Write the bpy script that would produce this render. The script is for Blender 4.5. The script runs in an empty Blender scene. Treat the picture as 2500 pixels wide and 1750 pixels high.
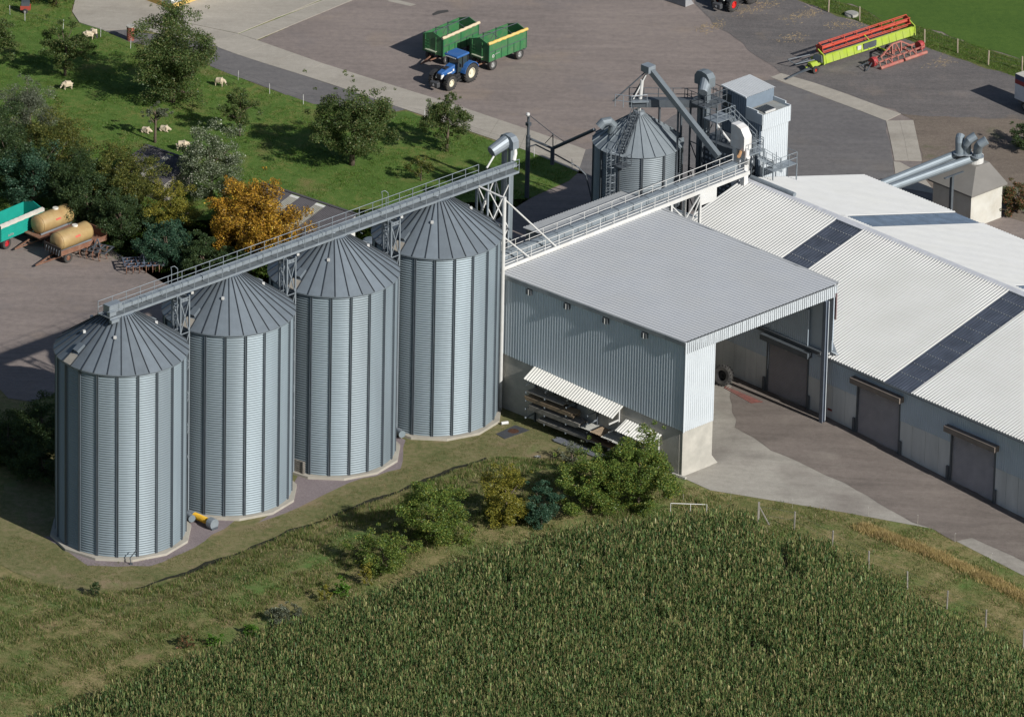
import bpy, bmesh, random
import numpy as np
from math import *
from mathutils import Vector, Matrix
random.seed(7); rng = np.random.default_rng(7)
sc = bpy.context.scene; col = sc.collection
# ------------------------------------------------------------------ camera (fitted to the photograph), sky, sun, exposure
DEP, ROLL, FPX, SCL = radians(24.189203), radians(1.250368), 22603.364, 27.3
DIST = FPX / SCL
CAM = np.array([0, -DIST * cos(DEP), DIST * sin(DEP)])
FW = np.array([0, cos(DEP), -sin(DEP)]); RT = np.array([1., 0, 0]); UP = np.cross(RT, FW)
R2 = RT * cos(ROLL) + UP * sin(ROLL); U2 = -RT * sin(ROLL) + UP * cos(ROLL)
cd = bpy.data.cameras.new('camera'); cam = bpy.data.objects.new('camera', cd); col.objects.link(cam)
cd.sensor_fit = 'HORIZONTAL'; cd.sensor_width = 36; cd.lens = FPX / 2500 * 36; cd.clip_start = 5; cd.clip_end = 8000
cam.matrix_world = Matrix([[R2[i], U2[i], -FW[i], CAM[i]] for i in range(3)] + [[0, 0, 0, 1]])
sc.camera = cam
SUN_EL, SUN_AZ = radians(31.6), radians(-44.3)          # azimuth of the sun, counter-clockwise from +X
sd = Vector((cos(SUN_EL) * cos(SUN_AZ), cos(SUN_EL) * sin(SUN_AZ), sin(SUN_EL)))
w = bpy.data.worlds.new('World'); sc.world = w; w.use_nodes = True
nt = w.node_tree; bgn = nt.nodes['Background']; sky = nt.nodes.new('ShaderNodeTexSky'); sky.sky_type = 'NISHITA'
sky.sun_disc = False; sky.sun_elevation = SUN_EL; sky.sun_rotation = pi / 2 - SUN_AZ
sky.air_density = 1.0; sky.dust_density = 1.0; sky.ozone_density = 1.5
nt.links.new(sky.outputs[0], bgn.inputs[0]); bgn.inputs[1].default_value = 0.062
sl = bpy.data.lights.new('sun', 'SUN'); sl.energy = 4.6; sl.angle = radians(0.53); sl.color = (1.0, .972, .925)
so = bpy.data.objects.new('sun', sl); col.objects.link(so); so.location = (40, -60, 80); so.rotation_euler = sd.to_track_quat('Z', 'Y').to_euler()
sc.view_settings.view_transform = 'Standard'; sc.view_settings.look = 'None'; sc.view_settings.exposure = 0.12; sc.view_settings.gamma = 1
sc.view_settings.use_curve_mapping = False
sc.render.engine = 'CYCLES'; sc.cycles.max_bounces = 6; sc.cycles.diffuse_bounces = 3; sc.cycles.glossy_bounces = 3
sc.cycles.transparent_max_bounces = 8; sc.cycles.caustics_reflective = False; sc.cycles.caustics_refractive = False
# ------------------------------------------------------------------ places: site frame (v along the silo row, u along the hall), pixel -> ground
A0 = np.array([14.9742, -24.3801]); PHI = 0.7783
UV = np.array([-sin(PHI), cos(PHI)]); VV = np.array([cos(PHI), sin(PHI)])
def F(v, u, z=0): p = A0 + u * UV + v * VV; return (float(p[0]), float(p[1]), z)
def vu(x, y): d = np.array([x, y]) - A0; return float(d @ VV), float(d @ UV)
K = 700 / 2296; K2 = 350 / 1316; K3 = 420 / 1316
REG = dict(Z1=(0, 0, K), Z2=(600, 0, K), Z3=(1250, 0, K), Z4=(1800, 0, K), Z5=(0, 400, K), Z6=(600, 400, K), Z7=(1200, 400, K), Z8=(1800, 400, K),
           B1=(0, 800, K), B2=(600, 800, K), B3=(1200, 800, K), B4=(1800, 800, K), B5=(0, 1260, K), B6=(600, 1260, K), B7=(1200, 1260, K), B8=(1800, 1260, K),
           T1=(230, 640, K2), T2=(1040, 300, K2), T3=(1480, 150, K2), T4=(1640, 250, K2), T5=(1000, 30, K2), T6=(1880, 20, K3), T7=(0, 480, K3), T8=(2220, 310, 280 / 1032), N=(0, 0, 1))
def g(r, x, y, z=0.):
    o = REG[r]; a = o[0] + x * o[2]; b = o[1] + y * o[2]
    q = FW + R2 * (a - 1250) / FPX - U2 * (b - 875) / FPX; t = (z - CAM[2]) / q[2]; p = CAM + q * t
    return (float(p[0]), float(p[1]), float(z))
def sm(a, b, x):
    t = min(1, max(0, (x - a) / (b - a)))
    return t * t * (3 - 2 * t)
TOE = [(-140, 75), (-75, 38), (-58, 26), (-56, 21), (-54.5, 17.5), (-51, 14.7), (-48, 14.1), (-31.7, 14.3), (-13.5, 14.1), (-8.8, 13.4), (-5.5, 9.5), (-3.2, 4), (-.8, -.8), (0.2, -3.3),
       (2.5, -6.8), (6.6, -13.2), (10.6, -20), (10.7, -31), (10.7, -90)]
TA = np.array(TOE[:-1]); TB = np.array(TOE[1:])
def toe_dist(v, u):                                    # >0 on the camera (field) side
    p = np.array([v, u]); d = TB - TA; t = np.clip(((p - TA) * d).sum(1) / (d * d).sum(1), 0, 1); q = TA + d * t[:, None]
    r = p - q; n = np.hypot(r[:, 0], r[:, 1]); i = int(n.argmin()); c = d[i, 0] * r[i, 1] - d[i, 1] * r[i, 0]
    return float(n[i]) * (1 if c < 0 else -1), i
def drive_z(v, u): return -0.062 * max(0., -u) * sm(-15, 0, v) if u < 0 and u > -60 else (-3.7 * sm(-15, 0, v) if u <= -60 else 0.)
def hh(x, y):
    v, u = vu(x, y)
    if u > 60 or v > 60 or (u > 30 and v > -40): return 0.
    d, i = toe_dist(v, u); z = drive_z(v, u)
    if d > 0:
        k = sm(-6, 4, u)
        z += (.12 * sm(0, .5, d) + .95 * sm(.3, 7, d)) * k + (1 - k) * .75 * sm(0, 7, d)
    return z
def gt(r, x, y, e=0.):
    z = e
    for _ in range(7): p = g(r, x, y, z); z = hh(p[0], p[1]) + e
    return p[0], p[1], hh(p[0], p[1])
# ------------------------------------------------------------------ mesh helpers
class MB:
    def __init__(s): s.v = []; s.f = []
    def add(s, vs, fs): n = len(s.v); s.v += [tuple(map(float, p)) for p in vs]; s.f += [tuple(i + n for i in f) for f in fs]; return s
    def box(s, x0, x1, y0, y1, z0, z1):
        return s.add([(x0, y0, z0), (x1, y0, z0), (x1, y1, z0), (x0, y1, z0), (x0, y0, z1), (x1, y0, z1), (x1, y1, z1), (x0, y1, z1)],
                     [(3, 2, 1, 0), (4, 5, 6, 7), (0, 1, 5, 4), (1, 2, 6, 5), (2, 3, 7, 6), (3, 0, 4, 7)])
    def beam(s, p, q, w, h=None, up=(0, 0, 1)):
        p, q = Vector(p), Vector(q); h = h or w; d = (q - p).normalized(); a = d.cross(Vector(up))
        if a.length < 1e-3: a = d.cross(Vector((1, 0, 0)))
        a.normalize(); b = a.cross(d); a *= w / 2; b *= h / 2
        return s.add([p - a - b, p + a - b, p + a + b, p - a + b, q - a - b, q + a - b, q + a + b, q - a + b],
                     [(3, 2, 1, 0), (4, 5, 6, 7), (0, 1, 5, 4), (1, 2, 6, 5), (2, 3, 7, 6), (3, 0, 4, 7)])
    def tube(s, pts, r, n=8):
        pts = [Vector(p) for p in pts]; m = len(pts); rr = r if hasattr(r, '__len__') else [r] * m; vs = []; fs = []
        d0 = (pts[1] - pts[0]).normalized(); a = d0.cross(Vector((0, 0, 1)))
        if a.length < 1e-3: a = Vector((1, 0, 0))
        for i in range(m):
            d = (pts[min(i + 1, m - 1)] - pts[max(i - 1, 0)]).normalized(); a = (a - d * a.dot(d)).normalized(); b = d.cross(a)
            for k in range(n): t = 2 * pi * k / n; vs.append(pts[i] + (a * cos(t) + b * sin(t)) * rr[i])
        for i in range(m - 1):
            for k in range(n): fs.append((i * n + k, i * n + (k + 1) % n, (i + 1) * n + (k + 1) % n, (i + 1) * n + k))
        fs.append(tuple(range(n - 1, -1, -1))); fs.append(tuple(range((m - 1) * n, m * n)))
        return s.add(vs, fs)
    def prism(s, poly, z0, z1):
        n = len(poly); vs = [(p[0], p[1], z0) for p in poly] + [(p[0], p[1], z1) for p in poly]
        ar = sum(poly[i][0] * poly[(i + 1) % n][1] - poly[(i + 1) % n][0] * poly[i][1] for i in range(n))
        fs = [tuple(range(n - 1, -1, -1)), tuple(range(n, 2 * n))] + [(i, (i + 1) % n, n + (i + 1) % n, n + i) for i in range(n)]
        if ar < 0: fs = [tuple(reversed(f)) for f in fs]
        return s.add(vs, fs)
    def extr(s, prof, x0, x1, axis=1):                  # profile (a,z) swept along x (axis 0: a is y) or y (axis 1: a is x)
        n = len(prof); P = (lambda a, z, t: (a, t, z)) if axis else (lambda a, z, t: (t, a, z))
        vs = [P(a, z, x0) for a, z in prof] + [P(a, z, x1) for a, z in prof]
        return s.add(vs, [tuple(range(n - 1, -1, -1)), tuple(range(n, 2 * n))] + [(i, (i + 1) % n, n + (i + 1) % n, n + i) for i in range(n)])
    def lathe(s, prof, n=24, o=(0, 0, 0), axis='z', a0=0):
        vs = []; fs = []; m = len(prof)
        for k in range(n):
            t = 2 * pi * k / n + a0
            for r, z in prof:
                c = (r * cos(t), r * sin(t), z)
                if axis == 'y': c = (c[0], c[2], c[1])
                if axis == 'x': c = (c[2], c[0], c[1])
                vs.append((c[0] + o[0], c[1] + o[1], c[2] + o[2]))
        for k in range(n):
            for i in range(m - 1): a = k * m + i; b = ((k + 1) % n) * m + i; fs.append((a, b, b + 1, a + 1))
        return s.add(vs, fs)
    def mesh(s, name, mt, smooth=False, org=(0, 0, 0)):
        me = bpy.data.meshes.new(name); me.from_pydata([(p[0] - org[0], p[1] - org[1], p[2] - org[2]) for p in s.v], [], s.f)
        me.materials.append(mt)
        bm = bmesh.new(); bm.from_mesh(me); bmesh.ops.recalc_face_normals(bm, faces=bm.faces); bm.to_mesh(me); bm.free()
        if smooth: me.polygons.foreach_set('use_smooth', [True] * len(me.polygons))
        return me
    def build(s, name, mt, parent=None, smooth=False, org=None):
        if org is None: org = parent.get('_org', (0, 0, 0)) if parent is not None else (0, 0, 0)
        return link(name, s.mesh(name, mt, smooth, org), parent)
def link(name, me, parent=None, loc=None, rz=None):
    o = bpy.data.objects.new(name, me); col.objects.link(o)
    if parent is not None: o.parent = parent
    if loc is not None: o.location = loc
    if rz is not None: o.rotation_euler = (0, 0, rz)
    return o
def tag(o, label=None, cat=None, group=None, kind=None):
    for k_, v_ in (('label', label), ('category', cat), ('group', group), ('kind', kind)):
        if v_: o[k_] = v_
    return o
def thing(name, label, cat, loc=(0, 0, 0), rz=0, group=None, org=None):
    o = bpy.data.objects.new(name, None); col.objects.link(o); o.empty_display_size = .3; o.location = loc; o.rotation_euler = (0, 0, rz)
    if org: o['_org'] = org
    return tag(o, label, cat, group)
def fthing(name, label, cat, v, u, z=0, group=None): return thing(name, label, cat, F(v, u, z), PHI, group, org=(v, u, z))
def sub(name, parent, org=None):                        # an empty part that only carries sub-parts
    o = bpy.data.objects.new(name, None); col.objects.link(o); o.parent = parent
    if '_org' in parent: o['_org'] = parent['_org']
    return o
def copy_tree(o, parent=None):
    c = o.copy(); col.objects.link(c); c.parent = parent
    for ch in list(o.children): copy_tree(ch, c)
    return c
# ------------------------------------------------------------------ materials
MT = {}
def nodes(name):
    m = bpy.data.materials.new(name); m.use_nodes = True; n = m.node_tree.nodes; return m, n, m.node_tree.links, n['Principled BSDF']
def noise(n, l, scale, detail=4, rough=.55, vec=None, stretch=None):
    t = n.new('ShaderNodeTexNoise'); t.inputs['Scale'].default_value = scale; t.inputs['Detail'].default_value = detail; t.inputs['Roughness'].default_value = rough
    if vec is None: ge = n.new('ShaderNodeNewGeometry'); vec = ge.outputs['Position']
    if stretch is not None:
        mp = n.new('ShaderNodeMapping'); mp.inputs['Scale'].default_value = stretch; l.new(vec, mp.inputs[0]); vec = mp.outputs[0]
    l.new(vec, t.inputs['Vector']); return t.outputs['Fac']
def ramp(n, l, fac, stops):
    r = n.new('ShaderNodeValToRGB'); e = r.color_ramp.elements
    while len(e) < len(stops): e.new(.5)
    for i, (p, c) in enumerate(stops): e[i].position = p; e[i].color = (*c, 1) if len(c) == 3 else c
    l.new(fac, r.inputs[0]); return r.outputs[0]
def mixc(n, l, fac, a, b, mode='MIX'):
    m = n.new('ShaderNodeMix'); m.data_type = 'RGBA'; m.blend_type = mode
    if isinstance(fac, (int, float)): m.inputs[0].default_value = fac
    else: l.new(fac, m.inputs[0])
    for i, c in ((6, a), (7, b)):
        if isinstance(c, tuple): m.inputs[i].default_value = (*c, 1)
        else: l.new(c, m.inputs[i])
    return m.outputs[2]
def mt(name, c, rough=.6, metal=0., var=.12, scale=1.5, bump=0., bscale=8., dirt=None, dscale=.6, damt=.5, spec=None, stretch=None, orand=0.):
    if name in MT: return MT[name]
    m, n, l, b = nodes(name)
    lo = tuple(max(0, x * (1 - var)) for x in c); hi = tuple(min(1, x * (1 + var)) for x in c)
    cc = ramp(n, l, noise(n, l, scale, 5, .6, stretch=stretch), [(.3, lo), (.7, hi)])
    if dirt: cc = mixc(n, l, ramp(n, l, noise(n, l, dscale, 6, .65, stretch=stretch), [(.5 - .1, (0, 0, 0)), (.72, (damt,) * 3)]), cc, dirt)
    if orand:
        oi = n.new('ShaderNodeObjectInfo'); cc = mixc(n, l, 1., cc, ramp(n, l, oi.outputs['Random'], [(0, (1 - orand,) * 3), (1, (1 + orand,) * 3)]), 'MULTIPLY')
    l.new(cc, b.inputs['Base Color']); b.inputs['Roughness'].default_value = rough; b.inputs['Metallic'].default_value = metal
    if spec is not None: b.inputs['Specular IOR Level'].default_value = spec
    if bump:
        bp = n.new('ShaderNodeBump'); bp.inputs['Strength'].default_value = bump; bp.inputs['Distance'].default_value = .05
        l.new(noise(n, l, bscale, 4), bp.inputs['Height']); l.new(bp.outputs[0], b.inputs['Normal'])
    MT[name] = m; return m
def ground_mt(name, stops, s1=.25, s2=6., s3=30., fine=.25, rough=.95, bump=.4, patches=None, streak=0., sang=PHI):
    m, n, l, b = nodes(name)
    f1 = noise(n, l, s1, 6, .6); f2 = noise(n, l, s2, 5, .7); f3 = noise(n, l, s3, 3, .7)
    ma = n.new('ShaderNodeMath'); ma.operation = 'MULTIPLY_ADD'; l.new(f2, ma.inputs[0]); ma.inputs[1].default_value = .55; 
    mb_ = n.new('ShaderNodeMath'); mb_.operation = 'MULTIPLY'; l.new(f1, mb_.inputs[0]); mb_.inputs[1].default_value = .45; l.new(mb_.outputs[0], ma.inputs[2])
    c = ramp(n, l, ma.outputs[0], stops)
    for pc, ps, lo, hi, amt in (patches or []):
        c = mixc(n, l, ramp(n, l, noise(n, l, ps, 5, .6), [(lo, (0, 0, 0)), (hi, (amt,) * 3)]), c, pc)
    if streak:
        ge = n.new('ShaderNodeNewGeometry'); mp = n.new('ShaderNodeMapping'); mp.inputs['Rotation'].default_value = (0, 0, -sang); mp.inputs['Scale'].default_value = (.10, .8, 1); l.new(ge.outputs['Position'], mp.inputs[0])
        sn = noise(n, l, 1., 5, .65, vec=mp.outputs[0]); c = mixc(n, l, streak, c, ramp(n, l, sn, [(.3, (.36, .36, .36)), (.7, (.64, .64, .64))]), 'OVERLAY')
    c = mixc(n, l, fine, c, ramp(n, l, f3, [(.3, (.25, .25, .25)), (.7, (1, 1, 1))]), 'OVERLAY')
    l.new(c, b.inputs['Base Color']); b.inputs['Roughness'].default_value = rough; b.inputs['Specular IOR Level'].default_value = .2
    bp = n.new('ShaderNodeBump'); bp.inputs['Strength'].default_value = bump; bp.inputs['Distance'].default_value = .08; l.new(f3, bp.inputs['Height']); l.new(bp.outputs[0], b.inputs['Normal'])
    return m
LEAFK = 1.45
def leaf_mt(name, stops, trans=.3):
    m, n, l, b = nodes(name); n.remove(b); out = [x for x in n if x.type == 'OUTPUT_MATERIAL'][0]
    ge = n.new('ShaderNodeNewGeometry'); c = ramp(n, l, ge.outputs['Random Per Island'], [(p_, tuple(min(1, x_ * LEAFK) for x_ in c_)) for p_, c_ in stops])
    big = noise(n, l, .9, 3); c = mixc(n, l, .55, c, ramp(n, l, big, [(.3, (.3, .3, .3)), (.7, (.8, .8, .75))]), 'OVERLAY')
    d = n.new('ShaderNodeBsdfDiffuse'); t = n.new('ShaderNodeBsdfTranslucent'); gl = n.new('ShaderNodeBsdfGlossy'); gl.inputs['Roughness'].default_value = .45
    gl.inputs['Color'].default_value = (.5, .55, .5, 1)
    l.new(c, d.inputs[0]); l.new(mixc(n, l, .5, c, (.25, .3, .03)), t.inputs[0])
    mx = n.new('ShaderNodeMixShader'); mx.inputs[0].default_value = trans; l.new(d.outputs[0], mx.inputs[1]); l.new(t.outputs[0], mx.inputs[2])
    m2 = n.new('ShaderNodeMixShader'); m2.inputs[0].default_value = .03; l.new(mx.outputs[0], m2.inputs[1]); l.new(gl.outputs[0], m2.inputs[2]); l.new(m2.outputs[0], out.inputs[0])
    return m
GALV = mt('galvanised_wall', (.215, .262, .29), .5, .2, .12, .6, stretch=(1, 1, .12), orand=.16)
GROOF = mt('galvanised_roof', (.150, .178, .203), .6, .15, .10, 1.1, orand=.14)
GALVD = mt('galvanised_dark', (.18, .21, .23), .5, .25, .1, .7)
GSTEEL = mt('galvanised_steel', (.255, .29, .32), .5, .3, .12, 1.2)
DSTEEL = mt('dark_steel', (.10, .115, .13), .55, .3, .15, 1.5)
WHITE = mt('white_paint', (.60, .60, .585), .5, 0, .05, 1.0, dirt=(.45, .42, .36), damt=.35)
FIBRE = mt('fibre_cement', (.55, .55, .53), .8, 0, .05, .7, dirt=(.34, .34, .31), dscale=.35, damt=.35)
FIBREF = mt('fibre_cement_white', (.50, .505, .50), .75, 0, .04, .7, dirt=(.5, .5, .46), dscale=.3, damt=.25)
CROOF = mt('canopy_sheet', (.52, .535, .55), .7, .03, .05, .5, dirt=(.46, .455, .42), dscale=.25, damt=.35)
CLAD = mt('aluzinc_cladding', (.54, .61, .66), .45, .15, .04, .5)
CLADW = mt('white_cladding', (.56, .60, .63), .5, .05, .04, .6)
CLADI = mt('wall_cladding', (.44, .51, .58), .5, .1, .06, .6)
CONC = mt('concrete', (.46, .44, .39), .9, 0, .10, .8, .3, 6, dirt=(.24, .235, .21), dscale=.5, damt=.55)
CONCD = mt('concrete_old', (.34, .33, .30), .9, 0, .14, .8, .3, 6, dirt=(.16, .155, .14), dscale=.5, damt=.6)
PLINTH = mt('plinth_concrete', (.40, .375, .32), .9, 0, .1, .9, .2, 6, dirt=(.28, .25, .2), damt=.5)
SKYL = mt('skylight', (.060, .070, .092), .35, 0, .3, .8, spec=.6)
DOORM = mt('roller_slats', (.46, .42, .415), .5, .1, .1, 1)
HOODM = mt('door_hood', (.20, .165, .14), .7, 0, .15, 1.2)
WOOD = mt('wood', (.33, .24, .15), .85, 0, .25, 3, dirt=(.14, .12, .10), damt=.7)
WOODG = mt('grey_wood', (.27, .25, .22), .9, 0, .25, 3)
RUBBER = mt('rubber', (.035, .034, .034), .85, 0, .25, 3, dirt=(.12, .11, .09), dscale=2, damt=.4)
# ------------------------------------------------------------------ ground
def pray(r, x, y): o = REG[r]; a = o[0] + x * o[2]; b = o[1] + y * o[2]; return FW + R2 * (a - 1250) / FPX - U2 * (b - 875) / FPX
def onu(r, x, y, u0):                                   # (v,z) of a pixel on the upright plane u=u0
    q = pray(r, x, y); t = (u0 - (CAM[:2] - A0) @ UV) / (q[:2] @ UV); p = CAM + q * t; return float((p[:2] - A0) @ VV), float(p[2])
def onv(r, x, y, v0):
    q = pray(r, x, y); t = (v0 - (CAM[:2] - A0) @ VV) / (q[:2] @ VV); p = CAM + q * t; return float((p[:2] - A0) @ UV), float(p[2])
GRASS = ground_mt('grass_ground', [(.34, (0.077, 0.097, 0.029)), (.46, (0.133, 0.134, 0.049)), (.54, (0.195, 0.168, 0.074)), (.64, (0.250, 0.202, 0.101))], .22, 1.6, 9, .35,
                  patches=[((0.070, 0.143, 0.031), .16, .5, .66, .8), ((0.235, 0.168, 0.094), .3, .58, .72, .7)])
LAWN = ground_mt('lawn', [(.34, (0.055, 0.100, 0.018)), (.5, (0.082, 0.143, 0.029)), (.62, (0.155, 0.165, 0.047))], .12, 1.2, 10, .35, patches=[((0.238, 0.165, 0.078), .22, .56, .74, .6)])
FIELD = ground_mt('field', [(.38, (0.050, 0.099, 0.017)), (.6, (0.074, 0.130, 0.022))], .08, 1.5, 12, .25)
VERGE = ground_mt('verge', [(.36, (0.070, 0.111, 0.029)), (.6, (0.140, 0.133, 0.050))], .3, 2, 10, .3)
MOWN = ground_mt('mown_grass', [(.34, (0.076, 0.098, 0.033)), (.47, (0.131, 0.131, 0.055)), (.56, (0.179, 0.158, 0.079)), (.66, (0.235, 0.179, 0.113))], .2, 1.8, 9, .3, patches=[((0.262, 0.187, 0.125), .18, .56, .7, .7), ((0.069, 0.149, 0.026), .2, .6, .72, .6)])
YARD = ground_mt('yard_asphalt', [(.36, (0.182, 0.154, 0.139)), (.5, (0.225, 0.189, 0.171)), (.64, (0.261, 0.219, 0.192))], .07, 1.6, 14, .22, patches=[((0.292, 0.225, 0.162), .11, .58, .74, .5), ((0.145, 0.136, 0.142), .09, .56, .72, .5)], streak=0.45, sang=PHI)
ASPH = ground_mt('grey_asphalt', [(.36, (0.121, 0.115, 0.116)), (.64, (0.167, 0.158, 0.153))], .1, 1.6, 14, .22, patches=[((0.196, 0.167, 0.136), .12, .56, .76, .45)], streak=0.4, sang=PHI + 1.2)
DGRAV = ground_mt('dark_gravel', [(.36, (0.102, 0.096, 0.095)), (.64, (0.162, 0.146, 0.137))], .15, 2.5, 16, .4, patches=[((0.288, 0.216, 0.134), .12, .6, .75, .5), ((0.204, 0.168, 0.146), .3, .55, .75, .5)], streak=0.5, sang=PHI)
DIRT = ground_mt('dirt', [(.36, (0.127, 0.103, 0.086)), (.64, (0.196, 0.161, 0.127))], .2, 2.5, 12, .35, patches=[((0.057, 0.092, 0.023), .25, .6, .72, .6)], streak=0.4, sang=PHI + .5)
GRAVEL = ground_mt('gravel', [(.36, (0.167, 0.138, 0.142)), (.64, (0.230, 0.196, 0.198))], .3, 4, 18, .4)
SLAB = ground_mt('concrete_slab', [(.36, (0.325, 0.297, 0.252)), (.64, (0.386, 0.353, 0.302))], .1, 1.5, 14, .15, bump=.15, patches=[((0.246, 0.218, 0.185), .18, .55, .75, .6)], streak=0.3, sang=PHI)
DRIVE = ground_mt('drive_concrete', [(.36, (0.263, 0.247, 0.215)), (.64, (0.336, 0.315, 0.278))], .12, 1.8, 14, .2, bump=.2, patches=[((0.168, 0.147, 0.131), .13, .5, .7, .7)], streak=0.45, sang=PHI + pi / 2)
DRIVED = ground_mt('drive_asphalt', [(.36, (0.144, 0.123, 0.110)), (.64, (0.190, 0.163, 0.144))], .15, 2, 14, .25, patches=[((0.253, 0.230, 0.196), .2, .58, .74, .4)], streak=0.6, sang=PHI + pi / 2)
SOIL = ground_mt('soil', [(.36, (.05, .042, .03)), (.64, (.09, .07, .05))], .3, 3, 12, .3)
def sheet(name, pts, z, m, cut=None, jit=0., label=None, parent=None):   # ground sheet from world xy points; cut: follow the terrain on a grid
    ps = []
    n = len(pts)
    for i in range(n):
        a, b = np.array(pts[i][:2]), np.array(pts[(i + 1) % n][:2]); L = np.hypot(*(b - a)); k = max(1, int(L / 1.3)) if jit and L < 80 else 1
        for j in range(k):
            p = a + (b - a) * j / k
            if jit and j: p = p + rng.normal(0, jit, 2)
            ps.append((p[0], p[1]))
    bm = bmesh.new(); vs = [bm.verts.new((x, y, 0)) for x, y in ps]; bm.faces.new(vs); bmesh.ops.triangulate(bm, faces=bm.faces[:])
    if cut:
        xs = [p[0] for p in ps]; ys = [p[1] for p in ps]
        for ax, lo, hi in ((0, min(xs), max(xs)), (1, min(ys), max(ys))):
            t = floor(lo / cut) * cut
            while t < hi:
                no = (1, 0, 0) if ax == 0 else (0, 1, 0); co = (t, 0, 0) if ax == 0 else (0, t, 0)
                bmesh.ops.bisect_plane(bm, geom=bm.verts[:] + bm.edges[:] + bm.faces[:], plane_co=co, plane_no=no, dist=1e-5); t += cut
    for q in bm.verts: q.co.z = z + (hh(q.co.x, q.co.y) if cut else 0)
    for f in bm.faces:
        f.normal_update()
        if f.normal.z < 0: f.normal_flip()
    me = bpy.data.meshes.new(name); bm.to_mesh(me); bm.free(); me.materials.append(m)
    o = link(name, me, parent)
    if parent is None: o['kind'] = 'structure'
    return o
xs = np.concatenate([-np.geomspace(3000, 81, 12), np.arange(-80, 80, 1.), np.geomspace(81, 3000, 12)])
ys = np.concatenate([-np.geomspace(3000, 61, 12), np.arange(-60, 12, 1.), np.arange(12, 16, .2), np.arange(16, 40, 1.), np.geomspace(41, 4000, 18)])
gv = []
for u_ in ys:
    for v_ in xs:
        x, y, _ = F(v_, u_); h_ = hh(x, y); gv.append((x, y, h_ - (.02 if h_ == 0 else 0) + (rng.normal(0, .04) if abs(v_) < 80 and h_ > .5 else 0)))
nx = len(xs)
gm = MB(); gm.v = gv; gm.f = [(j * nx + i, j * nx + i + 1, (j + 1) * nx + i + 1, (j + 1) * nx + i) for j in range(len(ys) - 1) for i in range(nx - 1)]
go = gm.build('ground', GRASS, smooth=True); go['kind'] = 'structure'
G = lambda *a: [g(*t) for t in a]
# lawn of the orchard, with the grass edge of the photograph
sheet('orchard_lawn', G(('N', -400, -300), ('N', 130, -300), ('Z1', 640, -100), ('Z1', 560, 165), ('Z1', 835, 250), ('Z1', 1040, 340), ('Z1', 1400, 400), ('Z1', 1750, 560), ('Z1', 2296, 765), ('Z2', 330, 760), ('Z2', 540, 835), ('Z2', 670, 848), ('Z2', 1150, 905), ('Z2', 1300, 890), ('Z2', 1480, 965), ('Z2', 2296, 1225), ('Z3', 535, 1350), ('Z3', 525, 1385), ('T2', 1316, 530), ('T2', 960, 690), ('T2', 640, 890), ('N', 1100, 600), ('N', 880, 660), ('N', 700, 720), ('N', 520, 720), ('N', 400, 690), ('N', 270, 605), ('N', 60, 565), ('N', -400, 540)), 0.005, LAWN, jit=.12)
sheet('yard', G(('N', 627, 100), ('N', 790, 157), ('N', 1012, 226), ('N', 1072, 244), ('N', 1300, 326), ('N', 1440, 372), ('N', 1460, 395), ('N', 1480, 560), ('N', 2600, 700), ('N', 2900, -400), ('N', 1900, -400), ('N', 862, -5)), 0.002, YARD, jit=.05)
sheet('silo_yard', G(('N', -400, 900), ('N', 0, 950), ('N', 20, 972), ('N', 75, 980), ('N', 140, 962), ('N', 400, 880), ('N', 700, 790), ('N', 1000, 690), ('N', 1250, 610), ('N', 1560, 600), ('N', 1640, 470), ('Z3', 600, 1400), ('Z3', 525, 1388), ('T2', 1316, 533), ('T2', 960, 693), ('T2', 640, 893), ('N', 1100, 602), ('N', 880, 662), ('N', 700, 722), ('N', 520, 722), ('N', 400, 692), ('N', 270, 607), ('N', 60, 567), ('N', -400, 542)), 0.008, YARD, jit=.08)
sheet('grey_drive', G(('Z3', 590, 1200), ('Z3', 420, 1270), ('Z3', 640, 1440), ('Z3', 700, 1600), ('Z3', 1500, 1700), ('Z4', 1270, 1500), ('Z4', 1250, 1290), ('Z4', 1190, 970), ('Z4', 880, 850), ('Z4', 300, 640), ('Z4', -100, 700), ('Z3', 1350, 900), ('Z3', 900, 1150)), 0.014, ASPH, jit=.1)
sheet('path_asphalt', G(('Z1', 840, 250), ('Z1', 1020, 238), ('Z1', 1640, 345), ('Z1', 2296, 560), ('Z2', 440, 600), ('Z2', 780, 710), ('Z2', 1280, 880), ('Z2', 1150, 905), ('Z2', 670, 848), ('Z2', 540, 835), ('Z2', 330, 760), ('Z1', 2296, 765), ('Z1', 1750, 560), ('Z1', 1400, 400), ('Z1', 1040, 340)), 0.017, ASPH, jit=.08)
sheet('gravel_yard', G(('Z4', -420, -90), ('Z4', 450, -5), ('Z4', 730, 100), ('Z4', 1010, 190), ('Z4', 1560, 400), ('Z4', 1850, 495), ('Z4', 2200, 610), ('Z4', 2700, 780), ('Z4', 2700, 1000), ('Z4', 1420, 960), ('Z4', 1310, 915), ('Z4', 900, 760), ('Z4', 350, 590), ('Z4', 200, 480), ('Z4', -150, 230)), 0.020, DGRAV, jit=.22)
sheet('dirt_yard', G(('Z4', 1310, 915), ('Z4', 2700, 990), ('Z4', 2700, 1900), ('Z4', 2000, 1700), ('Z4', 1500, 1500), ('Z4', 1480, 1290), ('Z4', 1410, 965)), 0.023, DIRT, jit=.15)
sheet('far_field', G(('Z4', 750, -5), ('Z4', 1010, 75), ('Z4', 1160, 170), ('Z4', 1420, 200), ('Z4', 2000, 395), ('Z4', 2296, 490), ('Z4', 3300, 800), ('N', 3300, -500), ('N', 1900, -400), ('Z4', 500, -80)), 0.029, FIELD, jit=.15)
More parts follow.
